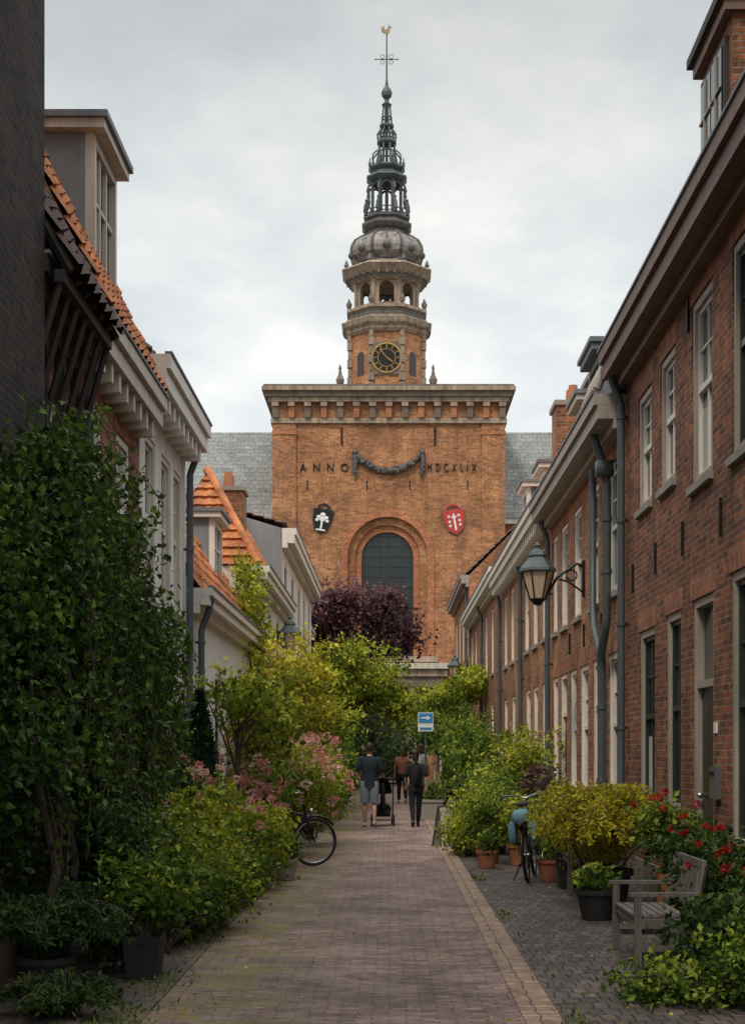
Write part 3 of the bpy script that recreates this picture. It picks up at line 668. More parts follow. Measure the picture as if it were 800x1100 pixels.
for i in range(len(Pc)):
    a,b=Pc[i],Pc[(i+1)%len(Pc)]; sv.poly([(CX+a[0],CY-.03,a[1]),(CX+b[0],CY-.03,b[1]),(CX+b[0],CY+.03,b[1]),(CX+a[0],CY+.03,a[1])],M_goldd)
sv.done('weathercock',ch)
ck=MB(lambda u,w,z:(CX+u,CY-2.08-w,23.75+z))
def disc(m,r,w,mat,n=36): m.poly([(r*math.cos(2*pi*i/n),w,r*math.sin(2*pi*i/n)) for i in range(n)],mat)
ck.box(-.93,.93,0,.1,-.93,.93,M_stoned); disc(ck,.82,.13,M_iron); ck.torus((0,.13,0),.82,.05,M_gold,'y',36,6); ck.torus((0,.14,0),.5,.018,M_gold,'y',36,6)
for i in range(12):
    a=i*pi/6; r0,r1=.56,.75; ck.tube([(r0*math.sin(a),.15,r0*math.cos(a)),(r1*math.sin(a),.15,r1*math.cos(a))],.035,M_gold,4)
ck.tube([(0,.17,0),(.62*math.sin(5.6),.17,.62*math.cos(5.6))],.035,M_gold,4); ck.tube([(0,.18,0),(.4*math.sin(2.2),.18,.4*math.cos(2.2))],.045,M_gold,4)
ck.done('clock_face',ch)
pn=MB()
for x in (-2.75,2.45):
    for y in (83.4,89):
        pn.lathe(x,y,[(.22,21.05),(.22,21.7),(.28,21.75),(.28,21.85),(.1,21.95),(.2,22.15),(.24,22.35),(.12,22.6),(.06,22.9),(.09,23.0),(.03,23.2)],M_stoned,8)
pn.done('pinnacles',ch)

# ------------------------------------------------------------------ foliage
def unit(a): return a/np.maximum(np.linalg.norm(a,axis=1,keepdims=True),1e-9)
def leaves(name,parent,pts,tone,size,mat,aspect=.6,droop=.2,upb=.9,out=None):
    n=len(pts); d=rng.normal(size=(n,3)); d[:,2]-=droop
    if out is not None: d+=out*.8
    d=unit(d); nn=rng.normal(size=(n,3)); nn[:,2]+=upb; nn-=d*(nn*d).sum(1,keepdims=True); nn=unit(nn); s=np.cross(d,nn)
    Ln=(size*(.55+.8*rng.random(n)))[:,None]
    V=np.empty((n,4,3)); V[:,0]=pts; V[:,1]=pts+d*Ln*.42+s*Ln*aspect*.5+nn*Ln*.14; V[:,2]=pts+d*Ln; V[:,3]=pts+d*Ln*.42-s*Ln*aspect*.5+nn*Ln*.14
    me=bpy.data.meshes.new(name); me.from_pydata(V.reshape(-1,3).tolist(),[],np.arange(n*4).reshape(-1,4).tolist())
    at=me.attributes.new('tone','FLOAT','FACE'); at.data.foreach_set('value',np.clip(tone,0,1).astype(np.float32))
    me.materials.append(mat); o=bpy.data.objects.new(name,me); COL.objects.link(o); attach(o,parent); return o
def clumps(blobs,ncl,nl,cr,shell=.55,zmin=.03,wild=.12):
    B=np.array(blobs,float); wgt=(B[:,3]*B[:,4]*B[:,5])**(2/3); wgt/=wgt.sum()
    k=rng.choice(len(B),ncl,p=wgt); d=unit(rng.normal(size=(ncl,3))); r=shell+(1.05-shell)*rng.random(ncl)
    wd=rng.random(ncl)<wild; r=np.where(wd,1.05+.42*rng.random(ncl),r); d[:,2]=np.where(wd,np.abs(d[:,2])*.9+.05,d[:,2])
    C=B[k,:3]+d*r[:,None]*B[k,3:6]; C[:,2]=np.maximum(C[:,2],zmin)
    idx=np.repeat(np.arange(ncl),nl); crr=cr*(.5+1.0*rng.random(ncl))*np.where(wd,.7,1)
    off=rng.normal(size=(ncl*nl,3))*crr[idx][:,None]*np.array([1,1,.7]); P=C[idx]+off; P[:,2]=np.maximum(P[:,2],zmin)
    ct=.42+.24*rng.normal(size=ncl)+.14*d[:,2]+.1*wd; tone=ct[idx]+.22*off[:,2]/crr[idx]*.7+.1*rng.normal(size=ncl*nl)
    return P,tone,C
def pot(mb,x,y,r,h,mat,n=18,square=False):
    if square: mb.lathe(x,y,[(r*.8*1.2,0.01),(r*1.2,h),(r*1.08,h),(r*1.05,h-.03)],mat,4,pi/4)
    else: mb.lathe(x,y,[(r*.7,0.01),(r*.95,h*.85),(r*1.05,h*.85),(r*1.05,h),(r*.93,h),(r*.9,h-.04)],mat,n)
    mb.lathe(x,y,[(r*.9,h-.05),(.01,h-.035)],M_soil,n)
def plant(name,base,blobs,ncl,nl,cr,size,mat,potspec=None,stems=14,aspect=.6,flowers=None,shell=.5,stemr=.012,droop=.2):
    g=grp(name,base); x,y,z=base
    mb=MB(); z0=z
    if potspec: pot(mb,x,y,*potspec[:3],square=len(potspec)>3); z0=potspec[1]-.05
    P,t,C=clumps(blobs,int(ncl*1.15),nl,cr,shell,zmin=z0+.04)
    for c in C[rng.choice(len(C),min(stems,len(C)),replace=False)]:
        m_=(Vector((x,y,z0))+Vector(c))/2+Vector((R.uniform(-.06,.06),R.uniform(-.06,.06),.1))
        mb.tube([(x+R.uniform(-.05,.05),y+R.uniform(-.05,.05),z0),m_,c],[stemr*1.4,stemr,stemr*.4],M_bark,5)
    mb.done('stems_and_pot' if potspec else 'stems',g)
    leaves('foliage',g,P,t,size,mat,aspect,droop)
    if flowers:
        fm,nf,fr,fs=flowers; Bb=np.array(blobs)[:,:3]; B=Bb.mean(axis=0)
        sc=np.min(np.linalg.norm((C[:,None,:]-Bb[None]),axis=2),axis=1)
        sc=sc-.5*(C[:,1]-B[1])+.25*(C[:,2]-B[2])+.2*np.sign(-x)*(C[:,0]-B[0])+.25*rng.random(len(C))
        FC=C[np.argsort(-sc)[:min(nf,len(C))]].copy(); FC+=unit(FC-B)*(fr*.8+.07)+np.array([0,-.03,.05])
        q=44; i=np.repeat(np.arange(len(FC)),q); dd=unit(rng.normal(size=(len(FC)*q,3)))
        frr=fr*(.55+.6*rng.random(len(FC)))[i][:,None]
        PP=FC[i]+dd*frr*np.array([1,1,.75])*(.7+.3*rng.random((len(FC)*q,1)))
        leaves('blossoms',g,PP,(rng.random(len(FC))*.7)[i]+.3*rng.random(len(PP)),fs,fm,.95,0,.3,out=dd)
    return g
def tree(name,base,h,blobs,ncl,nl,cr,size,mat,tr=.09,shell=.35,limbs=16,lean=(0,0),aspect=.55):
    g=grp(name,base); x,y,z=base; mb=MB()
    top=Vector((x+lean[0],y+lean[1],h)); mid=Vector((x+lean[0]*.3+.06,y+lean[1]*.4-.05,h*.5))
    mb.tube([(x,y,-.05),(x+.01,y,.15),mid,top],[tr*1.5,tr*1.1,tr*.85,tr*.6],M_bark,10)
    P,t,C=clumps(blobs,ncl,nl,cr,shell)
    ctr=C[rng.choice(len(C),min(limbs*3,len(C)),replace=False)]
    mains=[]
    for i,c in enumerate(ctr[:limbs]):
        s=top.lerp(mid,R.random()*.7); m_=s.lerp(Vector(c),.55)+Vector((R.uniform(-.12,.12),R.uniform(-.12,.12),.15))
        mb.tube([s,m_,c],[tr*.45,tr*.25,tr*.08],M_bark,6); mains.append(m_)
    for c in ctr[limbs:]:
        m_=min(mains,key=lambda q:(q-Vector(c)).length); mb.tube([m_,c],[tr*.16,tr*.05],M_bark,5)
    mb.done('trunk_and_limbs',g,True); leaves('crown',g,P,t,size,mat,aspect); return g
def fern(name,base,r,h,n,mat,potspec=None,lsz=.05,k=26):
    g=grp(name,base); x,y,_=base; mb=MB(); z0=.02
    if potspec: pot(mb,x,y,*potspec[:3],square=len(potspec)>3); z0=potspec[1]-.03
    pts=[];ton=[];out=[]
    for i in range(n):
        a=R.uniform(0,2*pi); rr=r*R.uniform(.5,1.1); hh=h*R.uniform(.6,1.15); tt=R.uniform(.2,.7); arcp=[]
        for j in range(k):
            t=j/(k-1); q=(x+rr*t*math.cos(a),y+rr*t*math.sin(a),max(.02,z0+hh*math.sin(t*2.3)*(1-.25*t))); arcp.append(q)
            if j>2:
                wd=.11*math.sin(pi*min(1,t*1.0+.08))*r
                for s in (-1,1):
                    for w in (.35,1.):
                        pts.append((q[0]-s*math.sin(a)*wd*w,q[1]+s*math.cos(a)*wd*w,q[2]-.02*w)); ton.append(tt+.25*t+R.uniform(-.1,.1)); out.append((-s*math.sin(a),s*math.cos(a),-.3))
        mb.tube(arcp[::3],.004,M_bark,4,False)
    mb.done('fronds_and_pot' if potspec else 'fronds',g)
    leaves('leaflets',g,np.array(pts),np.array(ton),lsz,mat,.45,.2,1.2,out=np.array(out)*1.5); return g

g=grp('climbing_ivy',(-2.7,13,0))
iv=[(-2.75,9.6,2.6,.40,1.1,.9),(-2.75,11.0,3.0,.42,1.1,1.0),(-2.8,12.2,3.1,.48,.9,1.1),(-2.72,13.2,2.75,.48,.8,1.2),(-2.66,14.2,2.25,.44,.8,1.1),(-2.62,15.1,1.75,.4,.7,.9),(-2.7,10.4,1.9,.35,1.3,1.2),(-2.7,13.2,1.4,.35,1.2,.9),
    (-2.55,12.6,3.75,.22,.35,.3),(-2.5,11.3,3.7,.2,.4,.3),(-2.45,13.6,3.3,.2,.3,.35),(-2.35,14.4,2.7,.18,.3,.35),(-2.4,12.7,2.2,.22,.4,.4),(-2.35,11.6,2.6,.2,.4,.4)]
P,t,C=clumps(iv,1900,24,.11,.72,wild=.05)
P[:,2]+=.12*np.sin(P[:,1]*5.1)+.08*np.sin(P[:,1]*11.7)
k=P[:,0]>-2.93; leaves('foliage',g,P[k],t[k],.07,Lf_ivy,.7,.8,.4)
mb=MB()
for i in range(16):
    u=R.uniform(10.3,16); x=-2.6+R.uniform(-.15,.25)
    mb.tube([(x-.1,u,0),(x+.05,u+.1,.8),(x-.05,u-.15,1.6),(x-.1,u+R.uniform(-.4,.4),2.8)],[.035,.03,.022,.01],M_bark,6)
sp_=[];st_=[]
for i in range(190): # loose shoots reaching out and trailing down
    u=R.uniform(10.0,15.6); z=R.uniform(1.4,4.2 if u<13.3 else 3.1); x=-2.38+R.uniform(-.1,.06); l=R.uniform(.5,1.3); dn=R.uniform(.3,1.5)
    q=[(x,u,z),(x+.14*l,u+.05,z+.12*l),(x+.24*l,u+.1,z-.02),(x+.28*l,u+.12,z-.2*dn),(x+.26*l,u+.1,z-.42*dn),(x+.24*l,u+.12,z-.6*dn)]
    mb.tube(q,.004,M_bark,4,False)
    for a,b in zip(q,q[1:]):
        for j in range(5): f_=j/5; sp_.append([a[c]+(b[c]-a[c])*f_+R.uniform(-.02,.02) for c in range(3)]); st_.append(R.uniform(.4,1))
mb.done('vines',g)
leaves('shoots',g,np.array(sp_),np.array(st_),.075,Lf_ivy,.6,.6,.8)
plant('climbing_shrub',(-2.6,16.3,0),[(-2.6,16.2,2.0,.25,.7,.6),(-2.5,15.8,1.4,.28,.6,.6)],150,20,.09,.07,Lf_shr,stems=12)
fern('potted_fern',(-2.25,9.75,0),.55,.42,64,Lf_drk,(.19,.3,M_potd),.055)
fern('potted_fern',(-2.5,10.9,0),.5,.4,50,Lf_drk,(.2,.35,M_potd),.055)
fern('fern',(-2.0,9.2,0),.42,.26,40,Lf_drk,None,.05)
plant('potted_shrub',(-1.76,10.7,0),[(-1.74,10.75,.62,.28,.28,.26)],80,16,.08,.06,Lf_shr,(.16,.32,M_potd,1),stems=8)
plant('trailing_plant',(-1.95,10.9,0),[(-2.0,11.0,.3,.22,.3,.25)],60,16,.07,.055,Lf_drk,stems=5)
plant('potted_shrub',(-2.2,11.6,0),[(-2.15,11.6,.85,.36,.4,.38)],120,18,.09,.065,Lf_drk,(.18,.36,M_potd),stems=8)
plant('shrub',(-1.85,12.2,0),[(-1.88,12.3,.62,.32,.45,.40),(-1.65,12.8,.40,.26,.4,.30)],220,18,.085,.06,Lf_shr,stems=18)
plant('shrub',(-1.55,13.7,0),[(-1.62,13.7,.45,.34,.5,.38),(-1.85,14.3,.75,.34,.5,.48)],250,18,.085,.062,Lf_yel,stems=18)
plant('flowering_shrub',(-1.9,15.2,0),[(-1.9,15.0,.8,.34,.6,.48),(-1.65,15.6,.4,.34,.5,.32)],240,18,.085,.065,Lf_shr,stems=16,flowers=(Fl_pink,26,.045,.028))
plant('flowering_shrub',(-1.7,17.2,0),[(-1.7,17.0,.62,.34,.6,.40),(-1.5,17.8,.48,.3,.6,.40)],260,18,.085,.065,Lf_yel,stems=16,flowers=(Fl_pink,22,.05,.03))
g=grp('conifer',(-2.15,16.9,0)); n=9000; zz=rng.random(n)**1.2; rr=.36*(1-zz)**.75*(.75+.3*rng.random(n)); aa=rng.random(n)*2*pi; rr*=1+.15*np.sin(aa*5+zz*23)
P=np.stack([-2.15+rr*np.cos(aa),16.9+rr*np.sin(aa),.25+zz*2.05],1); leaves('needles',g,P,.4+.25*rng.normal(size=n),.07,Lf_con,.3,-.9,.2)
mb=MB(); mb.tube([(-2.15,16.9,0),(-2.15,16.9,2.1)],[.05,.01],M_bark,6); mb.done('trunk',g)
tree('small_tree',(-1.95,18.9,0),1.9,[(-1.85,18.8,2.35,.45,.6,.4),(-1.55,19.4,2.0,.4,.6,.35)],80,14,.13,.11,Lf_yel,tr=.032)
tree('small_tree',(-2.0,21.2,0),1.6,[(-1.95,21.2,2.2,.45,.6,.45),(-1.8,21.6,1.7,.4,.6,.4)],100,18,.13,.10,Lf_yel,tr=.03)
plant('hydrangea_bush',(-1.8,20.2,0),[(-1.75,19.6,.75,.35,.5,.5),(-1.75,20.4,1.0,.38,.5,.5)],180,18,.09,.08,Lf_shr,flowers=(Fl_pink,52,.075,.035))
plant('hydrangea_bush',(-1.65,23.6,0),[(-1.5,23.4,1.05,.56,.7,.68),(-1.9,22.6,1.35,.46,.7,.58)],260,18,.1,.09,Lf_yel,flowers=(Fl_pink,130,.085,.04))
plant('hydrangea_bush',(-1.35,26.2,0),[(-1.25,26.0,.9,.48,.8,.6),(-1.8,25.4,1.1,.48,.8,.72)],220,18,.1,.095,Lf_yel,flowers=(Fl_pink,100,.09,.045))
tree('yellow_leaved_tree',(-2.1,28.8,0),2.2,[(-2.0,28.6,3.0,.7,.9,.7),(-1.7,29.4,2.4,.65,.9,.6),(-2.3,29,2.0,.5,.9,.5)],240,17,.15,.12,Lf_gold,tr=.05)
tree('yellow_leaved_tree',(-1.9,33,0),2.2,[(-1.9,33,3.0,.6,.9,.6),(-1.5,33.2,2.2,.6,.9,.6)],220,18,.15,.13,Lf_yel,tr=.05)
plant('shrub',(-1.6,31,0),[(-1.6,31,.9,.5,1.0,.75),(-1.7,33.5,1.1,.5,1.2,.9)],240,18,.13,.11,Lf_yel,flowers=(Fl_pink,20,.1,.05))
plant('shrub',(-1.6,37,0),[(-1.7,36.5,1.0,.55,1.5,.9),(-1.6,40,1.1,.6,1.6,1.0)],260,18,.15,.13,Lf_shr,flowers=(Fl_pink,16,.12,.06))
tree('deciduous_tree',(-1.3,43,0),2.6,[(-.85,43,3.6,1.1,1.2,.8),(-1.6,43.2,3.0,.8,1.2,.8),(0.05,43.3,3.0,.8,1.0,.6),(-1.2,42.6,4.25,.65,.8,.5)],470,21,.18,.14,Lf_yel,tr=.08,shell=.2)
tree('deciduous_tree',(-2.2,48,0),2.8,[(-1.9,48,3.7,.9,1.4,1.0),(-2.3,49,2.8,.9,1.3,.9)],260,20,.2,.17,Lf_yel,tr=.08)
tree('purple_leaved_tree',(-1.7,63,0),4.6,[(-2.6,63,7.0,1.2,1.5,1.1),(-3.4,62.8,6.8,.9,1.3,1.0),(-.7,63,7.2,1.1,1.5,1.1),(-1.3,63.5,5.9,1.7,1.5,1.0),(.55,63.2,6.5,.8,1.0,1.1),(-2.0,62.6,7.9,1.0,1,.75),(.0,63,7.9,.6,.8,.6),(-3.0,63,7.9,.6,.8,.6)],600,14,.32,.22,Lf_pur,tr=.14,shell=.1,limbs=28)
plant('hedge',(-.8,60,0),[(-2.2,58,1.3,.8,3,1.3),(-1.5,66,1.6,1.3,2,1.6),(.2,70,1.2,1.0,1.0,1.1)],320,20,.25,.2,Lf_drk)
plant('roof_vine',(-2.75,30.2,3.0),[(-2.75,29.7,4.2,.25,.8,.7),(-2.95,30.6,5.0,.25,.7,.6),(-2.6,30.5,3.4,.2,.7,.7)],160,18,.11,.1,Lf_yel,stems=4)
# --- right plants
fern('golden_fern_bush',(2.25,15.4,0),.78,.95,150,Lf_gold,(.26,.42,M_potd),.055,30)
plant('golden_bush',(2.3,16.4,0),[(2.3,16.3,.75,.48,.6,.42),(2.15,15.6,.80,.42,.45,.32)],200,21,.10,.05,Lf_gold,stems=16,aspect=.32,droop=.9)
plant('potted_geranium',(2.65,13.9,0),[(2.62,13.9,.85,.24,.35,.22)],80,18,.08,.07,Lf_shr,(.18,.5,M_terra),flowers=(Fl_red,10,.035,.022))
plant('potted_geranium',(2.65,11.8,0),[(2.62,11.9,.62,.26,.45,.22)],90,18,.08,.07,Lf_drk,(.2,.4,M_terra),flowers=(Fl_red,12,.033,.022))
plant('potted_geranium',(2.7,12.9,0),[(2.68,12.9,.74,.2,.3,.2)],70,18,.08,.07,Lf_drk,(.18,.45,M_terra),flowers=(Fl_red,7,.033,.022))
plant('shrub',(2.55,12.6,0),[(2.62,12.5,.55,.24,.5,.34)],90,18,.085,.07,Lf_drk)
plant('shrub',(2.35,10.3,0),[(2.4,10.3,.30,.38,.5,.26),(2.65,10.9,.40,.3,.4,.32)],230,18,.085,.062,Lf_drk)
plant('shrub',(2.05,9.6,0),[(1.9,9.7,.12,.36,.35,.12),(2.4,9.4,.28,.34,.4,.26)],180,18,.08,.058,Lf_shr)
plant('potted_shrub',(2.15,17.6,0),[(2.15,17.6,.8,.33,.4,.36)],110,18,.09,.07,Lf_shr,(.2,.42,M_potd))
plant('potted_shrub',(1.45,21.6,0),[(1.45,21.6,.58,.3,.4,.3)],110,18,.08,.065,Lf_shr,(.17,.3,M_terra))
plant('potted_shrub',(1.85,21.2,0),[(1.85,21.3,.58,.3,.35,.3)],90,18,.08,.065,Lf_yel,(.17,.3,M_terra))
plant('shrub',(1.25,23.2,0),[(1.22,23.2,.36,.31,.6,.32),(1.35,24.2,.55,.34,.6,.38)],220,18,.09,.07,Lf_yel)
plant('shrub',(1.75,23.4,0),[(1.8,23.2,.65,.34,.6,.40),(1.95,24.6,.85,.38,.6,.40)],200,18,.09,.075,Lf_shr)
tree('small_tree',(2.3,26.0,0),1.1,[(2.3,25.8,1.5,.5,.8,.45),(2.0,26.6,1.1,.42,.8,.42)],150,15,.13,.1,Lf_yel,tr=.035)
plant('purple_shrub',(2.5,24.6,0),[(2.45,24.6,.9,.35,.5,.4)],80,18,.09,.08,Lf_pur)
plant('shrub',(2.2,28.5,0),[(2.2,28.5,.8,.5,1.0,.5),(2.1,31,.85,.48,1.2,.55)],220,18,.12,.1,Lf_shr)
plant('climbing_vine',(2.7,38,0),[(2.1,37,1.3,.5,1.4,.85),(1.9,40,1.5,.5,1.6,.85),(2.3,44,1.6,.6,2,1.0)],340,18,.17,.14,Lf_shr)
plant('climbing_vine',(2.7,47,0),[(2.6,47,3.7,.5,1.6,.5),(2.0,48.5,3.4,.6,1.2,.3),(1.4,49.5,3.3,.6,.9,.22)],180,20,.15,.13,Lf_yel,stems=5)
tree('deciduous_tree',(1.9,54,0),2.0,[(1.7,54,2.3,.7,1.3,.7),(2.3,55,2.8,.6,1.4,.7)],200,20,.2,.16,Lf_shr,tr=.07)
tree('deciduous_tree',(2.3,72,0),2.8,[(1.6,73,3.2,1.4,1.3,1.0),(3.4,73,3.0,1.3,1.2,1.0)],240,20,.28,.2,Lf_yel,tr=.09)
g=grp('weeds',(0,12,0)); n=3600
xs=np.where(rng.random(n)<.6,-1.62+.14*rng.normal(size=n),1.12+.05*rng.normal(size=n)); ys=8.5+22*rng.random(n)**1.3; ck_=np.sin(ys*3.1)+np.sin(ys*1.3+2)+rng.normal(size=n)*.4; k=(ck_>1.0)
k|=(xs<0)&(ck_>.2)
P=np.stack([xs,ys,.02+.02*rng.random(n)],1)[k]; leaves('weed_leaves',g,P,rng.random(len(P)),.04,Lf_shr,.4,-1.2,.2)
g=grp('fallen_leaves',(0,14,0)); n=520
P=np.stack([rng.uniform(-1.5,2.3,n),8.6+18*rng.random(n)**1.4,np.full(n,.022)],1); k=rng.random(n)<np.abs(P[:,0])/1.6
leaves('leaf_litter',g,P[k],rng.random(k.sum()),.035,Lf_gold,.7,0,9)
for (x,y,r,h,m_) in ((1.35,20.6,.15,.26,M_terra),(-1.3,18.8,.15,.28,M_potg),(2.0,14.4,.2,.3,M_potd),(2.0,18.6,.16,.28,M_terra),(2.75,10.2,.17,.3,M_terra)):
    g=grp('flower_pot',(x,y,0)); mb=MB(); pot(mb,x,y,r,h,m_); mb.done('pot',g,False)
    P,t,C=clumps([(x,y,h+.12,r,r,.14)],26,14,.05); leaves('plant',g,P,t,.06,Lf_shr)
g=grp('planter_trough',(1.1,35,0)); mb=MB(); mb.box(.75,1.65,34.7,35.2,0.01,.42,M_potg); mb.box(.72,1.68,34.67,35.23,.42,.48,M_potg); mb.done('trough',g)
P,t,C=clumps([(1.2,34.95,.62,.5,.25,.25)],70,18,.08); leaves('plant',g,P,t,.08,Lf_shr)

# ------------------------------------------------------------------ street furniture
def TM(loc,rz=0,lean=0,s=1):
    Mx=Matrix.Translation(loc)@Matrix.Rotation(rz,4,'Z')@Matrix.Rotation(lean,4,'X')@Matrix.Scale(s,4)
    return lambda x,y,z:tuple(Mx@Vector((x,y,z)))
def bicycle(name,loc,rz,lean=.06,paint=M_bikeb,crate=None):
    g=grp(name,loc); T=TM(loc,rz,lean); Rw=.34
    w=MB(T); rx,fx=-.52,.55
    for cx in (rx,fx):
        w.torus((cx,0,Rw),Rw-.02,.02,M_tyre,'y',40,8); w.torus((cx,0,Rw),Rw-.045,.01,M_chrome,'y',40,6)
        w.tube([(cx,-.05,Rw),(cx,.05,Rw)],.025,M_chrome,8)
        for i in range(24):
            a=i*2*pi/24; w.tube([(cx,.02*(-1)**i,Rw),(cx+(Rw-.05)*math.cos(a),0,Rw+(Rw-.05)*math.sin(a))],.0024,M_chrome,3,False)
    w.done('wheels',g,True)
    f=MB(T); bb=(-.05,0,.29); st=(-.2,0,.85); hd=(.38,0,.88); hl=(.42,0,.72)
    for a,b,r in ((bb,st,.017),(st,hl,.016),(bb,hl,.02),(hd,hl,.02),(bb,(rx,.05,Rw),.011),(bb,(rx,-.05,Rw),.011),((-.17,0,.76),(rx,.05,Rw),.009),((-.17,0,.76),(rx,-.05,Rw),.009)): f.tube([a,b],r,paint,8)
    for s in (-.045,.045): f.tube([hl,(.45,s,.62),(fx,s,Rw)],.012,paint,8)
    f.torus((rx,0,Rw),Rw+.03,.02,paint,'y',20,5,.3,pi+.1); f.torus((fx,0,Rw),Rw+.03,.02,paint,'y',16,5,.7,pi-.1)
    f.tube([(-.2,0,.85),(-.22,0,.93)],.012,M_chrome,8)
    f.tube([(hd[0],0,.88),(.35,0,1.02)],.014,M_chrome,8)
    f.tube([(.12,-.29,1.04),(.2,-.27,1.07),(.34,-.1,1.05),(.35,0,1.02),(.34,.1,1.05),(.2,.27,1.07),(.12,.29,1.04)],.012,M_chrome,8)
    for s in (-1,1): f.tube([(.06,s*.295,1.03),(.16,s*.28,1.06)],.018,M_tyre,8)
    f.tube([(-.36,0,.95),(-.25,0,.965),(-.1,0,.955),(-.02,0,.95)],[(.02,.07),(.03,.1),(.025,.05),(.015,.02)],M_tyre,10)
    f.torus((-.05,.03,.29),.09,.008,M_chrome,'y',20,5)
    f.tube([(-.05,.06,.29),(.08,.06,.18)],.01,M_chrome,6); f.tube([(-.05,-.06,.29),(-.18,-.06,.4)],.01,M_chrome,6)
    f.box(.04,.13,.07,.15,.165,.19,M_tyre); f.box(-.23,-.14,-.15,-.07,.39,.41,M_tyre)
    f.box(-.8,-.25,-.07,.07,.735,.75,paint)
    for s in (-.07,.07): f.tube([(-.7,s,.735),(rx,s,Rw)],.007,paint,5)
    f.box(-.5,.0,.02,.05,.27,.36,paint)
    f.ball((.5,0,.78),.04,M_chrome)
    f.tube([(-.2,.06,.28),(-.25,.2,.02)],.009,M_iron,5)
    f.done('frame',g,True)
    if crate:
        c=MB(T)
        for s in (-1,1):
            rows=[]
            for z,hw,th in ((.50,.08,.04),(.53,.11,.055),(.62,.12,.06),(.71,.11,.055),(.76,.1,.03)):
                rows.append([(-.52+hw*math.copysign(abs(math.cos(t*pi/6))**.6,math.cos(t*pi/6)),s*(.125)+th*math.copysign(abs(math.sin(t*pi/6))**.6,math.sin(t*pi/6)),z) for t in range(12)])
            c.grid(rows,M_teal,True); c.poly(rows[-1],M_teal); c.poly(rows[0],M_teal)
        rows=[]
        for z,hw,th in ((.755,.12,.11),(.79,.13,.13),(.85,.13,.12),(.9,.08,.08),(.91,.02,.02)):
            rows.append([(-.52+hw*math.cos(t*pi/8),th*math.sin(t*pi/8),z) for t in range(16)])
        c.grid(rows,M_teal,True); c.done('panniers',g,True)
bicycle('bicycle',(-1.58,20.75,.01),math.radians(22),.08,M_bikeb)
bicycle('bicycle',(1.80,18.9,.01),math.radians(80),-.1,M_bikeb,'r')
bicycle('bicycle',(2.15,19.7,.01),math.radians(95),.12,M_bikeg)
bicycle('bicycle',(-1.45,32.8,.01),math.radians(100),.1,M_bikeb)
bicycle('bicycle',(1.6,33.6,.01),math.radians(60),.1,M_bikeb)
bicycle('bicycle',(2.0,30.2,.01),math.radians(85),.1,M_bikeg)

def bench(name,loc,rz,Ln=1.35,s=1):
    g=grp(name,loc); b=MB(TM(loc,rz,0,s))
    for x in (0,Ln-.06):
        b.box(x,x+.06,0,.06,0,.62,M_wood); b.tube([(x+.03,.5,0),(x+.03,.52,.42),(x+.03,.62,.9)],.033,M_wood,4)
        b.box(x-.005,x+.065,-.04,.56,.622,.655,M_wood); b.box(x+.005,x+.055,.06,.5,.36,.42,M_wood); b.box(x+.005,x+.055,.06,.5,.14,.19,M_wood)
    for i in range(6): b.box(.061,Ln-.061,.01+i*.08,.075+i*.08,.425,.448,M_wood)
    b.box(.061,Ln-.061,.02,.045,.36,.42,M_wood)
    b.box(.03,Ln-.03,.6,.635,.86,.93,M_wood); b.box(.03,Ln-.03,.535,.565,.5,.55,M_wood)
    for i in range(12):
        x=.1+i*(Ln-.24)/11; b.tube([(x+.02,.55,.54),(x+.02,.615,.87)],.014,M_wood,4)
    b.done('seat_back_and_legs',g)
bench('garden_bench',(1.84,12.3,.01),-pi/2,1.3,.86)
bench('garden_bench',(2.0,17.9,.01),-pi/2,1.2)

def lantern(name,wx,wy,z,lx,s=1):
    g=grp(name,(wx,wy,z)); m=MB(); sg=1 if wx>lx else -1
    m.box(min(wx,wx-sg*.04),max(wx,wx-sg*.04),wy-.06,wy+.06,z-.25,z+.3,M_iron)
    m.tube([(wx,wy,z+.2),(wx-sg*.12,wy,z+.26),(lx+sg*.3*s,wy,z+.05),(lx+sg*.1,wy,z-.28),(lx,wy,z-.33)],.022,M_iron,8)
    m.tube([(wx,wy,z-.2),(wx-sg*.25,wy,z-.02),(lx+sg*.32*s,wy,z+.02)],.016,M_iron,8)
    m.torus((wx-sg*.2,wy,z+.08),.08,.012,M_iron,'y',14,6)
    zb=z-.3
    m.lathe(lx,wy,[(.05,zb-.08),(.1,zb-.02),(.12,zb)],M_iron,6)
    m.lathe(lx,wy,[(.26*s,zb+.42),(.29*s,zb+.44),(.28*s,zb+.48),(.13*s,zb+.66),(.15*s,zb+.68),(.12*s,zb+.74),(.03,zb+.8),(.05,zb+.84),(.01,zb+.9)],M_zinc,6)
    for k in range(6):
        a=k*pi/3; m.tube([(lx+.12*s*math.cos(a),wy+.12*s*math.sin(a),zb),(lx+.245*s*math.cos(a),wy+.245*s*math.sin(a),zb+.43)],.012,M_iron,4)
    m.torus((lx,wy,zb+.01),.125*s,.014,M_iron,'z',6,4)
    m.done('bracket_and_frame',g)
    q=MB(); q.lathe(lx,wy,[(.11*s,zb+.012),(.232*s,zb+.42)],M_lglass,6); q.done('lantern_glass',g)
lantern('street_lamp',3.0,22.9,4.25,2.28)
lantern('street_lamp',-2.8,36,4.3,-2.4,1.0)
lantern('street_lamp',3.0,57,4.7,2.5,1.0)

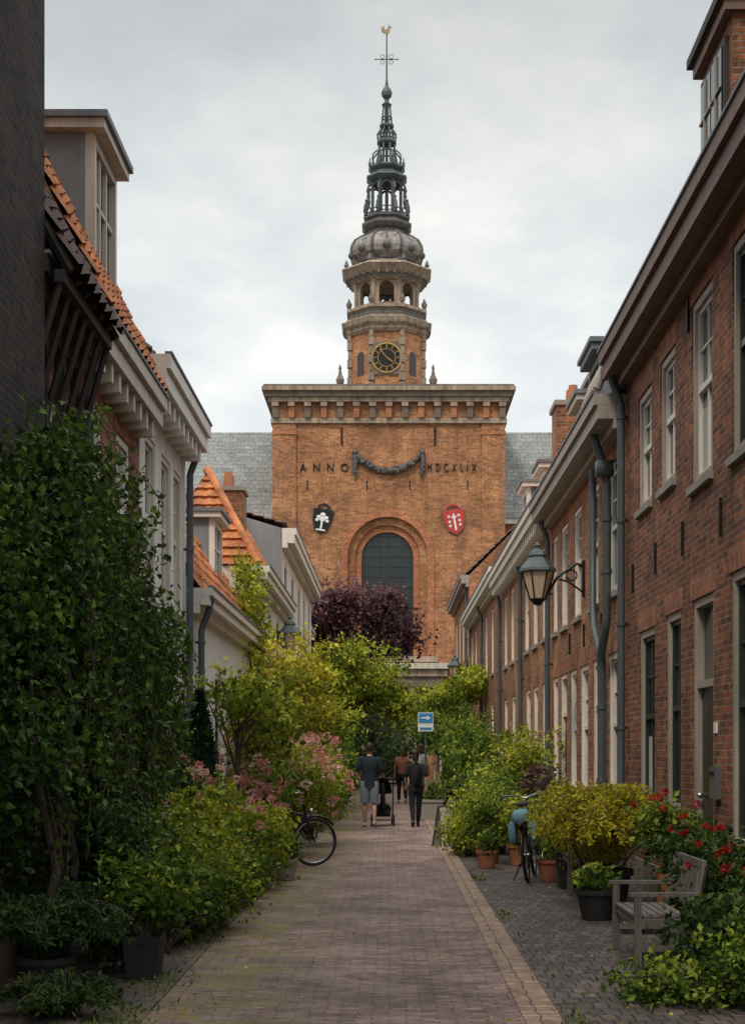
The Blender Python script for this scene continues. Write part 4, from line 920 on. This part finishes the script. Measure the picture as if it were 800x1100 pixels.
g=grp('direction_sign',(1.17,41,0)); m=MB(TM((1.0,41,-.05)))
m.tube([(0,.05,0),(0,.05,2.75)],.03,M_zinc,8)
m.box(-.21,.21,0,.02,2.2,2.72,M_signw); m.box(-.19,.19,-.015,-.001,2.44,2.70,M_blue)
m.box(-.13,.03,-.025,-.016,2.55,2.59,M_signw); m.poly([(.03,-.022,2.5),(.14,-.022,2.57),(.03,-.022,2.64)],M_signw)
m.box(-.16,.16,-.015,-.001,2.25,2.31,M_blue); m.done('panel_and_post',g)
g=grp('a_frame_board',(.95,25.2,0)); m=MB(TM((.95,25.2,.01),.35))
m.poly([(-.16,-.2,0),(.16,-.2,0),(.13,-.02,.66),(-.13,-.02,.66)],M_board); m.poly([(-.16,.2,0),(.16,.2,0),(.13,.02,.66),(-.13,.02,.66)],M_board)
for s in (-1,1):
    for t in (-1,1): m.tube([(s*.16,t*.2,0),(s*.13,t*.015,.68)],.014,M_timber,4)
m.tube([(-.14,0,.68),(.14,0,.68)],.016,M_timber,4); m.done('panels',g)
for (x,y) in ((.35,70),(-.6,70)):
    g=grp('bollard',(x,y,0)); m=MB(); m.lathe(x,y,[(.1,0),(.08,.1),(.07,.85),(.09,.87),(.09,.95),(.03,1.02)],M_redd,12); m.done('post',g,True)

# ------------------------------------------------------------------ people
M_skin=simple('skin',(.48,.28,.19),.55,var=.08); M_hair=simple('hair_dark',(.018,.013,.01),.6); M_hairb=simple('hair_brown',(.09,.05,.03),.6)
M_navy=simple('cloth_navy',(.010,.017,.028),.9); M_shorts=simple('cloth_shorts',(.18,.22,.28),.9); M_black=simple('cloth_black',(.009,.009,.011),.9)
M_clw=simple('cloth_white',(.6,.56,.5),.9); M_clt=simple('cloth_rust',(.34,.13,.08),.9); M_shoe=simple('shoe_white',(.45,.45,.45),.6); M_shoeb=simple('shoe_black',(.02,.02,.02),.6)
def person(name,loc,rz,H,pose,top,bottom,shoe,hair,longhair=False,shortpants=False,sleeve=.5,female=False,bag=None):
    s=H/1.8; g=grp(name,loc); T=TM(loc,rz,0,s)
    J=dict(pel=(0,0,.96),wai=(0,0,1.12),che=(0,0,1.32),nek=(0,0,1.5),hb=(0,.015,1.585),
      hipL=(-.09,0,.9),hipR=(.09,0,.9)); J.update(pose)
    sw=.165 if female else .185
    J.setdefault('shL',(-sw,0,1.44)); J.setdefault('shR',(sw,0,1.44))
    rad=dict(pel=.13,wai=.115,che=.135,nek=.06,hb=.055,hipL=.085,hipR=.085,knL=.055,knR=.055,anL=.038,anR=.038,heL=.04,heR=.04,toL=.035,toR=.035,thL=.078,thR=.078,caL=.058,caR=.058,shL=.06,shR=.06,elL=.042,elR=.042,wrL=.028,wrR=.028,haL=.032,haR=.032)
    for q in 'LR':
        J['th'+q]=tuple(.55*a+.45*b for a,b in zip(J['hip'+q],J['kn'+q]))
        c=[.7*a+.3*b for a,b in zip(J['kn'+q],J['an'+q])]; c[1]-=.015; J['ca'+q]=tuple(c)
    names=['pel','wai','che','nek','hb']+[a+q for q in 'LR' for a in ('hip','th','kn','ca','an','to','sh','el','wr','ha')]
    E=[('pel','wai'),('wai','che'),('che','nek'),('nek','hb')]
    for q in 'LR': E+=[('pel','hip'+q),('hip'+q,'th'+q),('th'+q,'kn'+q),('kn'+q,'ca'+q),('ca'+q,'an'+q),('an'+q,'to'+q),('che','sh'+q),('sh'+q,'el'+q),('el'+q,'wr'+q),('wr'+q,'ha'+q)]
    me=bpy.data.meshes.new(name+'_sk'); me.from_pydata([J[n] for n in names],[(names.index(a),names.index(b)) for a,b in E],[])
    o=bpy.data.objects.new('tmp',me); COL.objects.link(o); o.modifiers.new('s','SKIN'); sb=o.modifiers.new('b','SUBSURF'); sb.levels=2
    sv_=me.skin_vertices[0].data
    for i,n in enumerate(names):
        r=rad[n]*(.92 if female else 1); sv_[i].radius=(r,r); sv_[i].use_root=(i==0)
    dg=bpy.context.evaluated_depsgraph_get(); nm=bpy.data.meshes.new_from_object(o.evaluated_get(dg)); bpy.data.objects.remove(o)
    jn={n:Vector(J[n]) for n in names}
    segm=[]
    for a,b in E:
        k=1
        if a[:2] in('hi','th') or b[:3]=='hip' : k=2
        if a[:2] in ('kn','ca') : k=0 if shortpants else 2
        if a[:2]=='an': k=3
        if a[:2] in('el','wr'): k=0 if sleeve<1.5 else 1
        if a in('nek',): k=0
        if a=='pel' : k=2
        segm.append((jn[a],jn[b],k))
    for m_ in (M_skin,top,bottom,shoe): nm.materials.append(m_)
    for p in nm.polygons:
        c=p.center; best=None
        for a,b,k in segm:
            ab=b-a; t=max(0,min(1,(c-a).dot(ab)/ab.length_squared)); dd=(c-(a+ab*t)).length
            if best is None or dd<best[0]: best=(dd,k)
        p.material_index=best[1]; p.use_smooth=True
    for v in nm.vertices: v.co=T(*v.co)
    b=bpy.data.objects.new('body',nm); COL.objects.link(b); attach(b,g)
    c=MB(T)
    f=.9 if female else 1
    def ell(z,rx,ry,y=0): return [(rx*math.cos(t*2*pi/20),y+ry*math.sin(t*2*pi/20),z) for t in range(20)]
    def crum(z,rx,ry,y=0): return [(rx*math.cos(t*2*pi/20)*(1+.035*math.sin(t*2.3+z*31)),y+ry*math.sin(t*2*pi/20)*(1+.05*math.sin(t*1.7+z*19)),z) for t in range(20)]
    c.grid([crum(.86 if not female else .95,.185*f,.135*f),crum(.92 if not female else .98,.182*f,.132*f),crum(1.0,.175*f,.125*f),crum(1.08,.17*f,.122*f),crum(1.15,.17*f,.122*f),crum(1.23,.182*f,.13*f),ell(1.3,.198*f,.137*f),ell(1.4,.205*f,.125*f),ell(1.46,.165*f,.095*f),ell(1.5,.09,.075),ell(1.515,.07,.065)],top,True)
    for q in 'LR':
        a,b_=jn['sh'+q],jn['el'+q]; e=a.lerp(b_,min(1,sleeve*1.3)); a0=a+Vector((.05 if q=='L' else -.05,0,.0))
        if sleeve>0: c.tube([a0,a,a.lerp(e,.5),e],[.06,.078*f,.074*f,.076*f],top,12,False)
        if sleeve>1.5: c.tube([b_,jn['wr'+q]],[.055*f,.04*f],top,10,False)
        hp,kn,an=jn['hip'+q],jn['kn'+q],jn['an'+q]
        if shortpants: c.tube([hp+Vector((0,0,.08)),hp,hp.lerp(kn,.5),hp.lerp(kn,.93)],[.1,.115,.105,.1],bottom,14,False)
        else: c.tube([hp+Vector((0,0,.08)),hp,hp.lerp(kn,.5),kn,kn.lerp(an,.4),an.lerp(kn,.08)],[.095,.108*f,.09*f,.068,.064,.05],bottom,14,False)
        to=jn['to'+q]; hl=an+(an-to).normalized()*.05; hl.z=an.z-.03
        c.tube([hl,an.lerp(to,.2)+Vector((0,0,-.03)),an.lerp(to,.7)+Vector((0,0,-.02)),to+(to-an).normalized()*.04],[.036,.05,.045,.03],shoe,10)
        wr,ha=jn['wr'+q],jn['ha'+q]; d=(ha-wr).normalized(); side=d.cross(Vector((0,1,0))) if abs(d.y)<.8 else d.cross(Vector((0,0,1))); side.normalize(); nn=side.cross(d)
        for i,(off,ln) in enumerate(((-.028,.062),(-.010,.075),(.009,.07),(.027,.055))):
            p0=ha+side*off; p1=p0+d*ln*.5+nn*.012; p2=p1+d*ln*.35+nn*.03
            c.tube([p0-d*.02,p0+d*.02,p1,p2],[.011,.010,.009,.007],M_skin,6)
        c.tube([wr+d*.02-side*.02,ha-side*.045,ha-side*.05+d*.035+nn*.02],[.012,.011,.008],M_skin,6)
    c.grid([ell(.84,.165,.12),ell(1.0,.16,.115)],bottom,True)
    c.done('clothes_and_hands',g,True)
    h=MB(T)
    rows=[]
    for z,rx,ry,y in ((1.545,.03,.035,.05),(1.56,.045,.06,.035),(1.59,.062,.08,.025),(1.63,.07,.09,.015),(1.67,.075,.095,.01),(1.71,.075,.097,.005),(1.75,.066,.085,.0),(1.78,.045,.06,-.003),(1.795,.015,.02,-.003)): rows.append([(rx*math.cos(t*2*pi/18),y+ry*math.sin(t*2*pi/18),z) for t in range(18)])
    h.grid(rows,M_skin,True)
    h.tube([(0,.1,1.69),(0,.12,1.655),(0,.1,1.645)],[.008,.014,.01],M_skin,8)
    for q in (-1,1): h.ball((q*.077,-.002,1.665),(.01,.018,.03),M_skin,8,6); h.ball((q*.03,.098,1.685),(.012,.008,.007),M_signw,8,6); h.ball((q*.03,.105,1.685),.005,M_hair,6,4)
    h.tube([(-.022,.105,1.615),(0,.11,1.612),(.022,.105,1.615)],.006,M_clt,6)
    h.done('head',g,True)
    k=MB(T); rows=[]
    for z,rx,ry,y in ((1.61 if not longhair else 1.56,.06,.06,-.03),(1.65,.078,.085,-.022),(1.7,.083,.098,-.008),(1.745,.08,.1,-.004),(1.785,.06,.078,-.004),(1.81,.025,.035,-.004)): rows.append([(rx*math.cos(t*2*pi/18),y+(ry if math.sin(t*2*pi/18)<0 or z>1.72 else ry*.45)*math.sin(t*2*pi/18),z) for t in range(18)])
    k.grid(rows,hair,True)
    if longhair: k.ball((0,-.1,1.76),.045,hair); k.tube([(0,-.09,1.74),(0,-.13,1.66),(0,-.12,1.5)],[.03,.035,.012],hair,8)
    k.done('hair',g,True)
    if bag:
        m=MB(T); m.tube([(0,-.16,1.02),(0,-.19,1.1),(0,-.2,1.3),(0,-.15,1.43)],[(.05,.1),(.08,.14),(.08,.14),(.04,.09)],bag,12)
        for q in (-.1,.1): m.tube([(q,-.13,1.42),(q,-.02,1.5),(q,.13,1.38),(q,.12,1.15),(q*1.3,-.1,1.05)],.015,bag,6)
        m.done('backpack',g,True)
    return g
walkA=dict(knL=(-.1,.06,.5),anL=(-.1,.12,.09),toL=(-.11,.25,.045),knR=(.1,.03,.49),anR=(.1,-.16,.14),toR=(.11,-.06,.045))
person('man_pushing_pram',(-.42,31.8,.0),0,1.8,dict(walkA,elL=(-.27,.0,1.17),wrL=(-.26,.12,.95),haL=(-.25,.17,.9),elR=(.27,.05,1.17),wrR=(.27,.3,1.04),haR=(.27,.38,1.03)),M_navy,M_shorts,M_shoe,M_hair,shortpants=True,sleeve=.6)
walkB=dict(knR=(.08,.1,.52),anR=(.06,.2,.1),toR=(.07,.33,.045),knL=(-.08,-.02,.49),anL=(-.06,-.24,.17),toL=(-.07,-.15,.045))
person('woman_in_black',(.56,31.8,0),0,1.62,dict(walkB,elL=(-.24,-.03,1.17),wrL=(-.23,.1,.98),haL=(-.22,.14,.91),elR=(.24,-.08,1.18),wrR=(.25,-.06,.94),haR=(.25,-.05,.86)),M_black,M_black,M_shoeb,M_hair,longhair=True,sleeve=.6,female=True,bag=M_black)
person('walking_woman',(.40,46,0),.1,1.7,dict(walkA,elL=(-.24,-.03,1.17),wrL=(-.24,.05,.94),haL=(-.24,.07,.86),elR=(.24,.03,1.18),wrR=(.24,.1,.95),haR=(.24,.13,.88)),M_clt,M_black,M_shoe,M_hairb,longhair=True,sleeve=.3,female=True)
person('walking_woman',(.95,45.5,0),-.1,1.8,dict(walkB,elL=(-.24,-.03,1.17),wrL=(-.24,.05,.94),haL=(-.24,.07,.86),elR=(.24,.03,1.18),wrR=(.24,.1,.95),haR=(.24,.13,.88)),M_clw,M_shorts,M_shoe,M_hairb,longhair=True,shortpants=True,sleeve=.3,female=True,bag=M_clw)
g=grp('pram',(-.14,32.35,0)); m=MB(TM((-.14,32.35,0),0))
for x,y,r in ((-.24,-.22,.13),(.24,-.22,.13),(-.2,.42,.09),(.2,.42,.09)):
    m.torus((x,y,r),r-.02,.022,M_tyre,'x',20,6); m.tube([(x-.02,y,r),(x+.02,y,r)],.03,M_chrome,8)
    for i in range(6): m.tube([(x,y,r),(x,y+(r-.03)*math.cos(i*pi/3),r+(r-.03)*math.sin(i*pi/3))],.006,M_iron,4)
for s in (-1,1):
    m.tube([(s*.22,-.24,.13),(s*.22,.1,.55),(s*.22,.25,.6)],.014,M_iron,6); m.tube([(s*.2,.42,.1),(s*.22,-.05,.62),(s*.22,-.3,.98),(s*.2,-.36,1.03)],.014,M_iron,6)
m.tube([(-.24,-.22,.13),(.24,-.22,.13)],.012,M_iron,6); m.tube([(-.2,-.36,1.03),(.2,-.36,1.03)],.02,M_tyre,8)
m.tube([(0,-.12,.38),(0,.1,.36),(0,.4,.42)],[(.1,.16),(.12,.19),(.06,.16)],M_black,12)
m.tube([(0,-.14,.4),(0,-.2,.7),(0,-.22,.92)],[(.06,.18),(.05,.19),(.04,.16)],M_black,12)
rows=[]
for j in range(8):
    a=j/7*1.7; rows.append([(.2*math.cos(t*pi/10),-.18+math.sin(a)*.3*math.sin(t*pi/10),.72+math.cos(a)*.3*math.sin(t*pi/10)) for t in range(11)])
m.grid(rows,M_black); m.box(-.17,.17,-.2,.25,.2,.32,M_black)
m.done('frame_seat_and_hood',g,True)

# ------------------------------------------------------------------ world, sun, camera
w=bpy.data.worlds.new('World'); scene.world=w; w.use_nodes=True; nt=w.node_tree
bg=nt.nodes['Background']; bg.inputs['Strength'].default_value=.1
el,az=math.radians(50),math.radians(206)
sky=N(nt,'ShaderNodeTexSky'); sky.sky_type='NISHITA'; sky.sun_disc=False; sky.sun_elevation=el; sky.sun_rotation=az
tc=N(nt,'ShaderNodeTexCoord'); sx=N(nt,'ShaderNodeSeparateXYZ'); L(nt,tc.outputs['Generated'],sx.inputs[0])
zc=math_(nt,'ADD',math_(nt,'MAXIMUM',sx.outputs[2],0.0),.22)
cb=N(nt,'ShaderNodeCombineXYZ'); L(nt,math_(nt,'DIVIDE',sx.outputs[0],zc),cb.inputs[0]); L(nt,math_(nt,'DIVIDE',sx.outputs[1],zc),cb.inputs[1])
n1=noise(nt,cb.outputs[0],2.3,6,.6); n2=noise(nt,cb.outputs[0],.9,3,.5)
cl=math_(nt,'ADD',math_(nt,'MULTIPLY',n1,.5),math_(nt,'MULTIPLY',n2,.5))
cloud=ramp(nt,cl,[(.36,(.35,.385,.41)),(.5,(.49,.51,.515)),(.62,(.66,.645,.615))])
grad=ramp(nt,sx.outputs[2],[(0.0,.50),(.25,.44),(.36,.38),(.47,.295),(.62,.62),(1.0,.97)])
m10=N(nt,'ShaderNodeVectorMath',operation='SCALE'); m10.inputs['Scale'].default_value=41
L(nt,mixc(nt,1.0,cloud,grad,'MULTIPLY'),m10.inputs[0])
L(nt,mixc(nt,.95,sky.outputs[0],m10.outputs[0]),bg.inputs['Color'])
sd_=bpy.data.lights.new('sun','SUN'); sd_.energy=1.5; sd_.angle=math.radians(11); sd_.color=(1,.88,.70)
so=bpy.data.objects.new('sun',sd_); COL.objects.link(so)
dirv=Vector((math.sin(az)*math.cos(el),math.cos(az)*math.cos(el),math.sin(el)))
so.rotation_euler=dirv.to_track_quat('Z','Y').to_euler(); so.location=(-20,-20,40)
cam=bpy.data.cameras.new('camera'); co=bpy.data.objects.new('camera',cam); COL.objects.link(co)
co.location=(0,0,1.65); co.rotation_euler=(pi/2,0,0); cam.sensor_fit='VERTICAL'; cam.sensor_height=36; cam.lens=52.36
cam.shift_x=-.0164; cam.shift_y=.232; cam.clip_end=1500; cam.clip_start=.1
scene.camera=co
scene.view_settings.view_transform='Standard'; scene.view_settings.look='None'; scene.view_settings.exposure=0; scene.view_settings.gamma=1
print('faces',sum(len(o.data.polygons) for o in bpy.data.objects if o.type=='MESH'))
